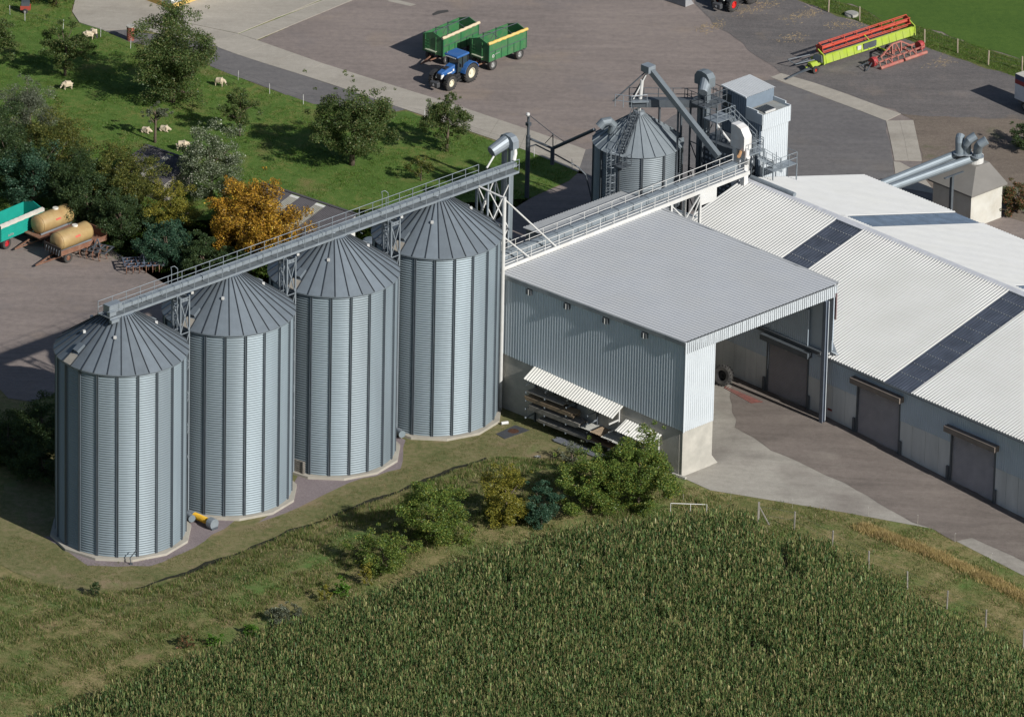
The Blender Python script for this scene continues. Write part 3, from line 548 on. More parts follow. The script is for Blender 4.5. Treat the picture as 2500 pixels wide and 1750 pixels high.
for i in range(0, len(edges), 2):
    a, c = edges[i + 1], edges[i]; b = MB(); top = lambda u: 3.3 + gz(u) * .75
    n = max(1, round((c - a) / 1.45))
    for k in range(n):
        x0, x1 = a + (c - a) * k / n, a + (c - a) * (k + 1) / n
        b = MB(); b.box(18.5, 18.78, x0 + .015, x1 - .015, gz(x0) - .6, top((a + c) / 2)); b.build('wall_panel', CPAN, ha)
    b = MB(); b.box(18.56, 18.76, a, c, gz(a) - .6, top((a + c) / 2) - .02); b.build('wall_core', CONCD, ha)
    b = MB(); zt = 5.86 if c <= 3 else 9.5
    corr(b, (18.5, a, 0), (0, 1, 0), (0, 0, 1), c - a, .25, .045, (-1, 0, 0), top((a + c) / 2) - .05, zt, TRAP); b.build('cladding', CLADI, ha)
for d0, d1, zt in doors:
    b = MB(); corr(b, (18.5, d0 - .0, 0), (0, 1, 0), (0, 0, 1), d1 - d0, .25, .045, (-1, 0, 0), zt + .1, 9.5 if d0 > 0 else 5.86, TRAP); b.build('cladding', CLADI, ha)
    d = sub('roller_door', ha); zb = gz(d0) - .1; b = MB(); n = int((zt - zb) / .15)
    for k in range(n):
        z0 = zb + (zt - zb) * k / n; z1 = zb + (zt - zb) * (k + 1) / n
        b.add([(18.66, d0, z0), (18.66, d1, z0), (18.585, d1, (z0 + z1) / 2), (18.585, d0, (z0 + z1) / 2), (18.66, d1, z1 - .012), (18.66, d0, z1 - .012), (18.69, d1, z1), (18.69, d0, z1)], [(0, 1, 2, 3), (3, 2, 4, 5), (5, 4, 6, 7)])
    b.build('slat_curtain', DOORM, d)['kind'] = 'stuff'
    for x in (d0 - .06, d1 + .06): b = MB(); b.box(18.42, 18.6, x - .07, x + .07, gz(x) - .3, zt + .1); b.build('guide_rail', DSTEEL, d)
    for x in (d0 - .3, d1 + .3): b = MB(); b.box(18.28, 18.44, x - .12, x + .12, gz(x) - .3, gz(x) + 1.35); b.build('guard_post', DSTEEL, d)
    b = MB(); b.box(17.85, 18.44, d0 - .5, d1 + .5, zt, zt + .52); b.build('hood', HOODM if d0 < 0 else DSTEEL, d)
    b = MB(); b.tube([(18.35, (d0 + d1) / 2, zt - .1), (18.2, (d0 + d1) / 2, zt - .25)], .09, 8); b.build('door_lamp', WHITE, d)
b = MB(); b.beam((18.42, .9, 5.85), (18.42, 22.3, 5.85), .3, .35); b.build('eave_beam', DSTEEL, ha)
b = MB(); b.tube([(18.06, UA, 5.82), (18.06, 1.3, 5.82)], .07, 8); b.build('gutter', DSTEEL, ha)
b = MB(); b.beam((18.35, .6, 6.15), (19.6, 1.35, 6.5), .25, .1); b.beam((19.5, 1.0, 6.55), (18.7, -.2, 6.28), .3, .16); b.build('flashing', GSTEEL, ha)
b = MB(); b.tube([(34.5, 25.9, 10.32), (34.6, 20.5, 10.3)], .22, 10); b.build('ridge_pipe', GSTEEL, ha)
p = onv('B4', 740, 655, 18.47); b = MB(); b.box(18.44, 18.5, p[0] - .25, p[0] + .25, p[1] - .08, p[1] + .08); b.build('wall_sign', mt('sign_red', (.2, .03, .03), .6), ha)
# ------------------------------------------------------------------ white catwalk behind the canopy roof
wc = fthing('catwalk', 'white railed conveyor catwalk along the back edge of the canopy roof', 'catwalk', -1.4, 21.3, 12.9)
ZW = lambda v: 12.95
UW = lambda v: 21.32 + .0277 * (v + 1.4) - 22.68        # near edge follows the back edge of the roof
def sl_box(b, v0, v1, u0, u1, z0, z1):
    b.add([(v, u_ + UW(v), 12.95 + z) for z in (z0, z1) for v, u_ in ((v0, u0), (v1, u0), (v1, u1), (v0, u1))], [(3, 2, 1, 0), (4, 5, 6, 7), (0, 1, 5, 4), (1, 2, 6, 5), (2, 3, 7, 6), (3, 0, 4, 7)])
VA, VB = -1.4, 30.4
for u_ in (22.68, 24.75): b = MB(); sl_box(b, VA, VB, u_ - .05, u_ + .05, 0, .36); b.build('side_beam', WHITE, wc)
b = MB(); sl_box(b, VA, VB, 22.74, 24.7, .1, .16); b.build('deck', mt('deck_steel', (.24, .27, .30), .6, .2, .1), wc)
cs = sub('conveyor', wc)
for k in range(16):
    a, c = VA + .3 + 31 * k / 16, VA + .3 + 31 * (k + 1) / 16; b = MB(); sl_box(b, a + .02, c - .02, 23.75, 24.35, .3, .9); sl_box(b, c - .06, c, 23.7, 24.4, .25, .95); b.build('conveyor_section', MT['conveyor_steel'], cs)
for u_ in (22.7, 24.72): railing(wc, [(VA + .1, u_ + UW(VA + .1), 13.25), (VB - .1, u_ + UW(VB - .1), 13.25)], 1.05, 1.76, WHITE, .028)
b = MB(); b.tube([(VA + .5, 22.95 + UW(VA + .5), 13.35), (VB - .5, 22.95 + UW(VB - .5), 13.35)], .05, 6); b.build('cable_pipe', WHITE, wc)
for v in (20.2, 24.0):
    for u_ in (22.75, 24.7): b = MB(); b.beam((v, u_ + UW(v), 7.0), (v, u_ + UW(v), 12.96), .22); b.build('leg', WHITE, wc)
y_ = 22.75 + UW(22)
for p, q in (((20.2, 12.9), (24.0, 9.0)), ((24.0, 12.9), (20.2, 9.0)), ((24.0, 12.6), (22.4, 9.6))): b = MB(); b.beam((p[0], y_, p[1]), (q[0], y_, q[1]), .1); b.build('brace', WHITE, wc)
b = MB(); b.box(24.2, 26.2, 22.8 + UW(25), 23.6 + UW(25), 11.65, 12.95); b.build('switch_box', WHITE, wc)
# white support column with stays, elevator with head at the end of the silo gallery
cu = onv('N', 1227, 700, -2.0)[0]
t = fthing('support_column', 'thin white support column with slanting stays between silo and canopy hall', 'column', -2.0, cu)
b = MB(); b.tube([(-2.0, cu, 0), (-2.0, cu, 20.4)], .17, 12); b.build('column', WHITE, t)
b = MB(); b.tube([(-2.0, cu, 20.3), (-2.6, 23.3, 20.75)], .09, 8); b.build('bracket', WHITE, t)
for zt, ve in ((20.2, 5.6), (16.6, 2.2)): b = MB(); b.tube([(-2.0, cu, zt), (ve, 22.72 + UW(ve), ZW(ve) + .1)], .08, 8); b.build('stay', WHITE, t)
t = fthing('bucket_elevator', 'grey bucket elevator with hooded head at the end of the silo catwalk', 'elevator', 2.3, 24.6)
hv, hz = onu('T2', 785, 90, 25.0); hv -= .35
for du in (-.35, .45): b = MB(); b.box(hv - .2, hv + .2, 25 + du - .17, 25 + du + .17, 0, hz - .9); b.build('leg', GALVD if du < 0 else GSTEEL, t)
b = MB(); prof = [(-.95, hz - 1.2), (-.95, hz - .5), (-.6, hz - .12), (.0, hz), (.6, hz - .2), (.85, hz - .7), (.85, hz - 1.2)]
b.extr([(25 + a, z) for a, z in prof], hv - .35, hv + .35, 0); b.build('head', GSTEEL, t)
b = MB(); b.tube([(hv - .1, 25.1, hz - .7), (hv - 1.8, 25.3, hz - 1.35)], [.62, .5], 14); b.build('spout', GSTEEL, t)
b = MB(); b.tube([(hv - 1.3, 25.2, hz - 1.5), (hv - 3.0, 24.6, ZK + .7)], .09, 8); b.build('stay', WHITE, t)
b = MB(); b.tube([(hv + .5, 24.8, hz - 1.1), (hv + .45, 24.6, hz - 1.9), (hv + .1, 24.4, ZK + .6)], .2, 10); b.build('sleeve', WHITE, t)
L = [(hv - 3.4, 24.0), (hv - 3.4, 25.4), (hv - 1.2, 23.6), (hv - 1.2, 25.4)]
for x, y in L: b = MB(); b.beam((x, y, 0), (x, y, ZK - .1), .16); b.build('tower_leg', GSTEEL, t)
for z0 in np.arange(3, 17, 4.2):
    b = MB()
    for p, q in ((0, 2), (1, 3), (0, 1), (2, 3)):
        b.beam((*L[p], z0), (*L[q], z0 + 4.2), .09); b.beam((*L[q], z0), (*L[p], z0 + 4.2), .09); b.beam((*L[p], z0), (*L[q], z0), .09)
    b.build('brace', WHITE if z0 > 10 else GSTEEL, t)
t = fthing('conveyor_intake', 'dark conveyor end housing with motor at the silo end of the white catwalk', 'machine', .6, 24.6)
b = MB(); b.box(.0, 1.2, 24.2, 25.1, 0, 13.4); b.build('casing', DSTEEL, t); b = MB(); b.lathe([(0, -.5), (.55, -.5), (.55, .5), (0, .5)], 16, (.6, 24.6, 13.7), 'y'); b.build('hood', GALVD, t); b = MB(); b.box(.8, 1.4, 24.0, 24.2, 13.1, 13.8); b.build('motor', WHITE, t)
# ------------------------------------------------------------------ low annex behind the catwalk
an = fthing('annex', 'low lean-to annex with grey corrugated roof behind the white catwalk', 'shed', 20, 30)
b = MB(); corr(b, (13.9, 25.0, 8.9), (1, 0, 0), np.array([0, 1, -.045]), 12.6, .33, .09, (0, 0, 1), 0, 9.4, WAVES); b.build('roof_sheet', mt('annex_sheet', (.40, .41, .41), .8, 0, .06), an, True)
b = MB(); b.box(14.1, 26.3, 25.4, 34.2, 0, 8.3); b.build('wall', CONCD, an)
b = MB(); b.beam((26.55, 25, 8.95), (26.55, 34.4, 8.53), .2, .12); b.build('verge_trim', GSTEEL, an)
# ------------------------------------------------------------------ dark silo
S5V, S5U, R5, H5, C5 = 30.9, 36.9, 4.15, 11.5, 3.0
s5 = fthing('grain_silo', 'short dark grey corrugated silo with ladder, pipes and conveyor on top', 'silo', S5V, S5U)
b = MB(); vs = []; fs = []; rows = int(H5 / .19) * 4; na = 6
for j in range(rows + 1):
    z = H5 * j / rows; r = R5 - .12 + .055 * sin(2 * pi * j / 4 + .4)
    for i in range(na + 1): a = radians(30) * (i / na - .5); vs.append((r * cos(a), r * sin(a), z))
for j in range(rows):
    for i in range(na): a = j * (na + 1) + i; fs.append((a, a + 1, a + na + 2, a + na + 1))
b.add(vs, fs); wm = b.mesh('wall_panel', GALVD, True); b = MB()
for s in (-1, 1): b.box(R5 - .1, R5 + .02, s * .06 - .04, s * .06 + .04, 0, H5)
sm5 = b.mesh('stiffener', DSTEEL); b = MB(); h = radians(7.5); z5 = lambda r: H5 + C5 * (1 - r / R5)
vs = [(r * cos(a), r * sin(a), z5(r)) for r in (.45, 2.2, R5 + .06) for a in (-h, 0, h)]
b.add(vs, [(r * 3 + i, r * 3 + i + 1, r * 3 + i + 4, r * 3 + i + 3) for r in range(2) for i in range(2)]); b.beam((.45 * cos(h), .45 * sin(h), z5(.45) + .02), ((R5 + .07) * cos(h), (R5 + .07) * sin(h), z5(R5) + .02), .05, .1); rm5 = b.mesh('roof_panel', mt('dark_silo_roof', (.20, .23, .25), .6, .1, .08))
for k in range(12): link('wall_panel', wm, s5, rz=radians(30) * k + .1); link('stiffener', sm5, s5, rz=radians(30) * (k + .5) + .1)
for k in range(24): link('roof_panel', rm5, s5, rz=radians(15) * k)
b = MB(); b.lathe([(.2, z5(.4) + .25), (.5, z5(.4) + .2), (.55, z5(.4) - .1)], 16, (S5V, S5U, 0)); b.build('roof_cap', GSTEEL, s5)
la = radians(-112) - PHI; c_, s_ = cos(la), sin(la)
def pol(r, off, z): return (S5V + r * c_ - off * s_, S5U + r * s_ + off * c_, z)
b = MB()
for o_ in (-.32, .32):
    b.beam(pol(.6, o_, z5(.6) + .25), pol(R5 - .1, o_, z5(R5) + .3), .07); b.beam(pol(.6, o_, z5(.6) + 1.1), pol(R5 - .1, o_, z5(R5) + 1.15), .05)
    for k in range(6): r = .6 + (R5 - .7) * k / 5; b.beam(pol(r, o_, z5(r) + .2), pol(r, o_, z5(r) + 1.1), .05)
for k in range(14): r = .6 + (R5 - .7) * k / 13; b.beam(pol(r, -.32, z5(r) + .25), pol(r, .32, z5(r) + .25), .12, .04)
b.build('roof_stair', DSTEEL, s5)
b = MB(); b.add([], []); p = pol(R5 + .5, .3, 0); b.box(p[0] - .6, p[0] + .6, p[1] - .6, p[1] + .6, H5 - .75, H5 - .65); b.build('platform', DSTEEL, s5)
railing(s5, [(p[0] - .6, p[1] + .3, H5 - .65), (p[0] - .6, p[1] - .6, H5 - .65), (p[0] + .6, p[1] - .6, H5 - .65)], 1.1, .6, DSTEEL, .03)
b = MB(); lp = pol(R5 + .55, -1.0, 0)
for o_ in (-.25, .25): b.tube([(lp[0] + o_, lp[1], 0), (lp[0] + o_, lp[1], H5 + .9)], .035, 6)
for z in np.arange(.3, H5 + .5, .3): b.tube([(lp[0] - .25, lp[1], z), (lp[0] + .25, lp[1], z)], .02, 5)
b.build('ladder', GSTEEL, s5)
b = MB()
for z in np.arange(2.4, H5 + 1, .75): b.tube([(lp[0] + .38 * cos(a), lp[1] - .35 + .42 * sin(a), z) for a in np.linspace(-3.6, .5, 10)], .025, 5)
for a in (-2.4, -1.57, -.7): b.tube([(lp[0] + .38 * cos(a), lp[1] - .35 + .42 * sin(a), 2.4), (lp[0] + .38 * cos(a), lp[1] - .35 + .42 * sin(a), H5 + 1)], .022, 5)
b.build('ladder_cage', GSTEEL, s5)
ea = radians(-158) - PHI; e = lambda r, z: (S5V + r * cos(ea), S5U + r * sin(ea), z)
b = MB(); b.tube([e(2.6, z5(2.6) - .1), e(2.5, z5(2.6) + .7), e(2.9, z5(2.6) + 1.15), e(3.5, z5(2.6) + 1.1), e(3.9, z5(2.6) + .7)], .42, 14); b.build('exhaust_elbow', GALVD, s5)
b = MB(); b.tube([(S5V + .2, S5U - .1, z5(0) + 2.9), (S5V, S5U, z5(.4) + .1)], .17, 10); b.build('inlet_sleeve', WHITE, s5)
# conveyor gallery, bucket elevator, slanting conveyor beside it
t = fthing('conveyor', 'dark box conveyor with railing linking the dark silo top to the dryer', 'conveyor', 32.5, 38, 14.0)
ca, cb = Vector((30.3, 37.6, 15.2)), Vector((36.2, 32.2, 15.2))
b = MB(); b.beam(ca, cb, .75, .75); b.build('box_casing', DSTEEL, t); b = MB(); b.beam(ca + Vector((.5, .5, -.35)), cb + Vector((.5, .5, -.35)), .9, .06); b.build('walkway', DSTEEL, t)
railing(t, [tuple(ca + Vector((.85, .85, -.3))), tuple(cb + Vector((.85, .85, -.3)))], 1.2, 1.4, DSTEEL, .035)
railing(t, [tuple(ca + Vector((-1.2, .6, -.3))), tuple(ca + Vector((-.4, -.7, -.3))), tuple(ca + Vector((.9, -1.4, -.3)))], 1.2, 1.0, GSTEEL, .032)
b = MB(); b.beam(ca + Vector((-.2, -.6, .3)), ca + Vector((1.0, -1.5, .3)), .5, .12); b.build('platform', GSTEEL, t)
for s in (.35, .6): p = ca + (cb - ca) * s; b = MB(); b.beam((p.x, p.y, 0), p, .16); b.build('leg', DSTEEL, t)
t = fthing('conveyor', 'long slanting dark tube conveyor rising over the short dark silo', 'conveyor', 32.4, 28)
q0, q1 = Vector((*[onu('Z3', 1100, 550, 36.4)[0]], 36.4, onu('Z3', 1100, 550, 36.4)[1])), Vector((onu('Z3', 1655, 1255, 28.0)[0], 28.0, onu('Z3', 1655, 1255, 28.0)[1]))
b = MB(); b.beam(q0, q1, .5, .5); b.build('tube_casing', mt('conveyor_grey', (.20, .23, .25), .5, .4, .1), t); b = MB(); b.box(q0.x - .5, q0.x + .4, q0.y - .4, q0.y + .6, q0.z - .3, q0.z + .35); b.build('head_drive', GSTEEL, t)
for s in (.42,): p = q0 + (q1 - q0) * s; b = MB(); b.tube([(p.x, p.y, 0), p], .1, 8); b.build('leg', DSTEEL, t)
for d in ((-1.6, 1.8), (-.6, .4), (.9, 1.6)): b = MB(); b.beam(q0, (S5V + d[0], S5U + d[1], z5(0) + .7), .11); b.build('strut', DSTEEL if d[0] != -.6 else WHITE, t)
t = fthing('bucket_elevator', 'dark grey bucket elevator with hooded head standing beside the dryer', 'elevator', 35.3, 33)
ez = onu('Z3', 1530, 570, 33)[1]; ev = 35.35
for du in (-.4, .4): b = MB(); b.box(ev - .25, ev + .25, 33 + du - .2, 33 + du + .2, 0, ez - 1); b.build('leg', GALVD, t)
b = MB(); b.extr([(33 + a, z) for a, z in [(-.95, ez - 1.4), (-.95, ez - .5), (-.6, ez - .12), (.0, ez), (.6, ez - .12), (.9, ez - .6), (.9, ez - 1.4)]], ev - .42, ev + .42, 0); b.build('head', GALVD, t)
b = MB(); b.tube([(ev - .1, 32.7, ez - .9), (ev - 1.1, 32.1, ez - 1.6)], [.55, .42], 12); b.build('spout', GSTEEL, t)
b = MB(); b.box(ev - 1.2, ev + 1.6, 31.7, 34.3, ez - 3.1, ez - 3.0); b.build('platform', DSTEEL, t)
railing(t, [(ev - 1.2, 34.3, ez - 3), (ev - 1.2, 31.7, ez - 3), (ev + 1.6, 31.7, ez - 3), (ev + 1.6, 34.3, ez - 3)], 1.15, .9, DSTEEL, .032)
L = [(ev - .9, 32.2), (ev + .9, 32.2), (ev - .9, 33.8), (ev + .9, 33.8)]
for x, y in L: b = MB(); b.beam((x, y, 0), (x, y, ez - 3), .14); b.build('tower_leg', DSTEEL, t)
b = MB()
for z0 in np.arange(1, 14, 2.6):
    for p, q in ((0, 1), (0, 2)): b.beam((*L[p], z0), (*L[q], z0 + 2.6), .07); b.beam((*L[p], z0), (*L[q], z0), .07)
b.build('brace', DSTEEL, t)
# ------------------------------------------------------------------ dryer tower
dr = fthing('grain_dryer', 'tall white clad grain dryer tower with flat grey roof at the hall gable', 'dryer', 37.8, 28)
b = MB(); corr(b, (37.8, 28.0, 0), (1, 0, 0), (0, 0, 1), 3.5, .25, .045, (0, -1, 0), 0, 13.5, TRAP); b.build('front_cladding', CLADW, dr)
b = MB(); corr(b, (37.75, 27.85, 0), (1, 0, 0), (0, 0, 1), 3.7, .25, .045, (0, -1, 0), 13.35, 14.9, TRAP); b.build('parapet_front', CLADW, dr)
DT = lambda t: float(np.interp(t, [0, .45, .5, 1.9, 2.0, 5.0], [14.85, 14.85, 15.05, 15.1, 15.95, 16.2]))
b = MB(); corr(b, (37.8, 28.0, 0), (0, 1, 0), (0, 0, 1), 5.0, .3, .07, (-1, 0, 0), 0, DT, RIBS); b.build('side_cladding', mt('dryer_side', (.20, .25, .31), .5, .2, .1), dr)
b = MB(); b.box(37.82, 41.3, 28.05, 33.1, 0, 13.7); b.build('core', GALVD, dr)
b = MB(); b.box(37.84, 41.4, 27.9, 30.0, 14.1, 14.72); b.build('flat_roof', mt('roof_felt', (.27, .29, .29), .8, 0, .15, 1.2, dirt=(.25, .17, .08), dscale=.8, damt=.6), dr)
b = MB(); corr(b, (37.65, 29.9, 16.0), (1, 0, 0), np.array([0, 1, .07]), 3.85, .25, .04, (0, 0, 1), 0, 3.3, TRAP); b.build('upper_roof', mt('upper_sheet', (.55, .57, .58), .6, .1, .05), dr)
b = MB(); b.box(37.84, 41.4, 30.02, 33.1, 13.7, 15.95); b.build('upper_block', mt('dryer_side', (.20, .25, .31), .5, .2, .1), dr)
for x_ in (37.72, 41.34):
    for a, c in ((27.85, 28.48), (28.48, 29.98)): b = MB(); b.box(x_, x_ + .12, a, c - .004, 13.9, DT(a + .3 - 28) + .06); b.build('parapet', CLADW, dr)
b = MB(); b.beam((37.73, 29.95, 15.98), (37.73, 33.1, 16.22), .12, .14); b.build('roof_edge', CLADW, dr)
b = MB()
for k in range(7): b.box(38.6 + k * .22, 38.7 + k * .22, 28.5, 29.6, 14.73, 14.82)
b.build('roof_grille', DSTEEL, dr); b = MB(); b.box(38.5, 39.8, 28.2, 28.32, 14.73, 14.9); b.build('roof_beam', WHITE, dr)
b = MB(); b.box(37.70, 37.76, 31.9, 32.8, 13.2, 15.6); b.build('dark_opening', DSTEEL, dr)
lv = fthing('louver_block', 'dark louvered air duct block with rows of small bright openings on the dryer', 'duct', 36.2, 29)
b = MB(); b.box(35.0, 37.7, 28.6, 33.0, 0, 11.9); b.build('casing', DSTEEL, lv); n = 0
wm = MB().box(-.012, .012, -.13, .13, -.1, .1).mesh('opening', mt('bright_opening', (.45, .47, .5), .6)); wm2 = MB().box(-.13, .13, -.012, .012, -.1, .1).mesh('opening', MT['bright_opening'])
for r_ in range(11):
    for k in range(9): link('opening', wm, lv, (35.0 - .015 - 36.2, 28.85 + k * .47 - 29, 6.2 + r_ * .5))
    for k in range(5): link('opening', wm2, lv, (35.3 + k * .5 - 36.2, 28.585 - 29, 6.2 + r_ * .5))
st = fthing('access_stair', 'grey steel stairs and platforms climbing the side of the dryer', 'stair', 36.5, 27.5)
def stair(p, q, w, wd, m, name):
    p, q, wd = Vector(p), Vector(q), Vector(wd); b = MB()
    for s in (0, 1):
        o = wd * w * s; b.beam(p + o, q + o, .06, .22); b.beam(p + o + Vector((0, 0, 1)), q + o + Vector((0, 0, 1)), .05)
        for k in range(4): x = p + (q - p) * k / 3 + o; b.beam(x, x + Vector((0, 0, 1)), .05)
    n = int((q - p).length / .3)
    for k in range(1, n): x = p + (q - p) * k / n; b.beam(x, x + wd * w, .22, .04, up=(0, 0, 1))
    return b.build(name, m, st)
stair((34.9, 29.3, 14.9), (36.3, 27.3, 12.6), .8, (.82, .57, 0), GSTEEL, 'flight'); stair((36.0, 26.6, 11.6), (38.2, 25.6, 9.9), .8, (.57, .82, 0), GSTEEL, 'flight')
for x0, x1, y0, y1, z in ((33.3, 35.6, 29.3, 31.0, 14.9), (36.8, 39.9, 25.4, 26.6, 10.35), (34.6, 36.5, 26.4, 27.9, 12.4)):
    b = MB(); b.box(x0, x1, y0, y1, z - .08, z); b.build('platform', GSTEEL, st); railing(st, [(x0, y1, z), (x0, y0, z), (x1, y0, z), (x1, y1, z)], 1.1, 1.0, GSTEEL, .03)
    for a, c in ((x0, y0), (x1, y0), (x1, y1)): b = MB(); b.beam((a, c, z - 4.2), (a, c, z), .09); b.build('leg', GSTEEL, st)
b = MB(); b.tube([(33.4, 29.4, 14.7), (35.2, 28.6, 12.0)], .1, 8); b.build('stay', WHITE, st)
we = fthing('bucket_elevator', 'white stained bucket elevator with pipes at the end of the white catwalk', 'elevator', 34.4, 26.2)
zt = onu('Z3', 1835, 975, 26.4)[1] - .3
wv = onu('Z3', 1835, 975, 26.4)[0]
OWH = mt('stained_white', (.66, .66, .65), .6, 0, .06, 1.2, dirt=(.45, .33, .22), dscale=1.4, damt=.3)
b = MB(); b.extr([(25.5, zt - 2.2), (25.5, zt - .9), (26.0, zt - .2), (26.6, zt), (27.2, zt), (27.2, zt - 2.2)], wv - .45, wv + .5, 0); b.build('head', OWH, we)
for du in (25.8, 26.9): b = MB(); b.box(wv - .25, wv + .25, du - .25, du + .25, 8, zt - 2.2); b.build('leg', OWH, we)
b = MB(); b.tube([(wv - .1, 25.4, zt - 2.0), (wv - .6, 25.0, zt - 3.2), (wv - 1.1, 24.3, 13.4)], .2, 10); b.build('chute', OWH, we)
b = MB(); b.tube([(wv - .5, 25.9, zt - 2.4), (wv - 1.6, 25.0, 13.4)], .17, 10); b.build('chute', mt('rusty_pipe', (.45, .25, .12), .8, 0, .3, 2), we)
b = MB(); b.box(wv - .2, wv + 1.7, 25.2, 26.5, zt - 2.75, zt - 2.65); b.build('platform', GSTEEL, we); railing(we, [(wv - .2, 25.2, zt - 2.65), (wv + 1.7, 25.2, zt - 2.65), (wv + 1.7, 26.5, zt - 2.65)], 1.1, .9, GSTEEL, .03)
b = MB(); b.box(wv + .3, wv + .9, 25.6, 26.2, zt - 2.6, zt - 1.9); b.tube([(wv + .6, 25.9, zt - 1.7), (wv + 1.2, 25.9, zt - 1.7)], .22, 10); b.build('motor', DSTEEL, we)
# ------------------------------------------------------------------ hut with ducts
hu = fthing('concrete_hut', 'small concrete hut with grey hipped roof beside the storage hall', 'hut', 60.5, 23)
b = MB(); b.box(58.45, 62.65, 20.65, 25.5, -.2, 3.55); b.build('wall', mt('hut_wall', (.55, .54, .49), .9, 0, .06, .8, dirt=(.33, .28, .2), damt=.4), hu)
b = MB(); e_ = [(58.1, 20.3), (62.95, 20.3), (62.95, 25.9), (58.1, 25.9)]; r_ = [(60.7, 22.3), (62.5, 22.3), (62.5, 24.2), (60.7, 24.2)]
b.add([(*p, 3.5) for p in e_] + [(*p, 5.1) for p in r_] + [(*p, 3.35) for p in e_], [(0, 1, 5, 4), (1, 2, 6, 5), (2, 3, 7, 6), (3, 0, 4, 7), (4, 5, 6, 7), (8, 9, 1, 0), (9, 10, 2, 1), (10, 11, 3, 2), (11, 8, 0, 3), (11, 10, 9, 8)]); b.build('roof', mt('grey_felt', (.19, .18, .165), .9, 0, .08, .9), hu)
b = MB(); b.tube([(61.6, 23.2, 5.0), (61.6, 23.2, 5.8)], .75, 20); b.build('roof_turret', WHITE, hu)
t = fthing('exhaust_ducts', 'grey metal duct pipes with three bent outlets above the concrete hut', 'duct', 60, 24, 3)
def P8(x, y, z): p = g('T8', x, y, z); v, u = vu(p[0], p[1]); return (v, u, z)
DUCT = mt('duct_steel', (.22, .26, .29), .5, .3, .08)
top = [(P8(455, 190, 7.0), P8(453, 110, 7.9), P8(462, 80, 8.1)), (P8(515, 190, 7.0), P8(520, 130, 7.9), P8(600, 80, 8.4)), (P8(615, 215, 6.8), P8(620, 165, 7.8), P8(695, 120, 8.3))]
for k, (p, q, r) in enumerate(top):
    p, q, r = Vector(p), Vector(q), Vector(r); b = MB(); b.tube([p - Vector((0, 0, .6)), p, p + (q - p) * .7, q + (r - q) * .25, r], .42, 14); b.build('outlet_elbow', DUCT, t)
s0 = [Vector(P8(440, 240, 6.2)), Vector(P8(600, 270, 6.0)), Vector(P8(520, 250, 5.9))]; s1 = [Vector(P8(-300, 535, 4.3)), Vector(P8(-290, 590, 4.1)), Vector(P8(-295, 560, 4.0))]
for k in range(3): b = MB(); m_ = s1[k] + (s0[k] - s1[k]) * .72; b.tube([s1[k], m_, s0[k], s0[k] + Vector((.3, .1, .5))], .4 if k < 2 else .3, 14); b.build('duct', DUCT, t)
for k, (p, q, r) in enumerate(top): b = MB(); c = Vector(p); b.lathe([(.42, -.12), (.6, -.1), (.6, .0), (.42, .02)], 18, tuple(c - Vector((0, 0, .5)))); b.build('flange', GSTEEL, t)
p = P8(372, 745, 2.6); b = MB(); b.beam((p[0], p[1], 0), (p[0], p[1], 6.0), .28, .28); b.beam((p[0] - 1, p[1], 6.0), (p[0] + 1.5, p[1], 6.0), .2, .1); b.build('stand', DSTEEL, t)
# ------------------------------------------------------------------ pole with pipe arm
t = fthing('lamp_pole', 'dark pole with lamp and pipe arm at the lawn corner', 'pole', 32.8, 53.1)
b = MB(); b.tube([(32.8, 53.1, 0), (32.8, 53.1, 6.3)], .22, 10); b.tube([(32.8, 53.1, 6.3), (32.8, 53.1, 8.5)], .13, 10); b.build('pole', DSTEEL, t)
b = MB(); b.lathe([(0, -.2), (.15, -.14), (.2, 0), (.15, .14), (0, .2)], 10, (32.6, 53.0, 8.5)); b.build('lamp', WHITE, t); b = MB(); b.box(32.6, 33.0, 52.9, 53.3, 7.3, 7.6); b.build('junction_box', DSTEEL, t)
def fp(r, x, y, z): p = g(r, x, y, z); v, u = vu(p[0], p[1]); return (v, u, z)
a0 = (32.9, 52.9, 6.0); a1 = fp('Z3', 325, 1190, 5.3); a2 = fp('Z3', 660, 1040, 9.0)
b = MB(); b.tube([a0, a1], .12, 8); b.build('arm', DSTEEL, t); b = MB(); b.tube([a1, a2], .17, 10); b.tube([a1, (a1[0], a1[1], a1[2] - 1.6)], .2, 10); b.build('pipe', DSTEEL, t)
a3 = fp('Z3', 425, 1140, 6.0); b = MB(); b.tube([a1, a3], .13, 8); a4 = ((a0[0] + a1[0]) / 2 + .8, (a0[1] + a1[1]) / 2 - .4, 7.4); b.tube([fp('Z3', 328, 1180, 5.5), fp('Z3', 328, 1070, 8.1)], .05, 6); b.tube([(32.8, 53.1, 8.4), fp('Z3', 328, 1075, 8.0), a3], .035, 5); b.tube([fp('Z3', 328, 1080, 8.0), fp('Z3', 265, 1150, 5.7)], .035, 5); b.build('stay', DSTEEL, t)
b = MB(); b.tube([(32.9, 53.0, 5.2), fp('Z3', 190, 1160, 5.4), fp('Z3', 360, 1245, 4.4), fp('Z3', 530, 1340, 3.2), fp('Z3', 590, 1400, 2.6), fp('Z3', 635, 1580, 0)], .07, 6); b.build('cable', DSTEEL, t)
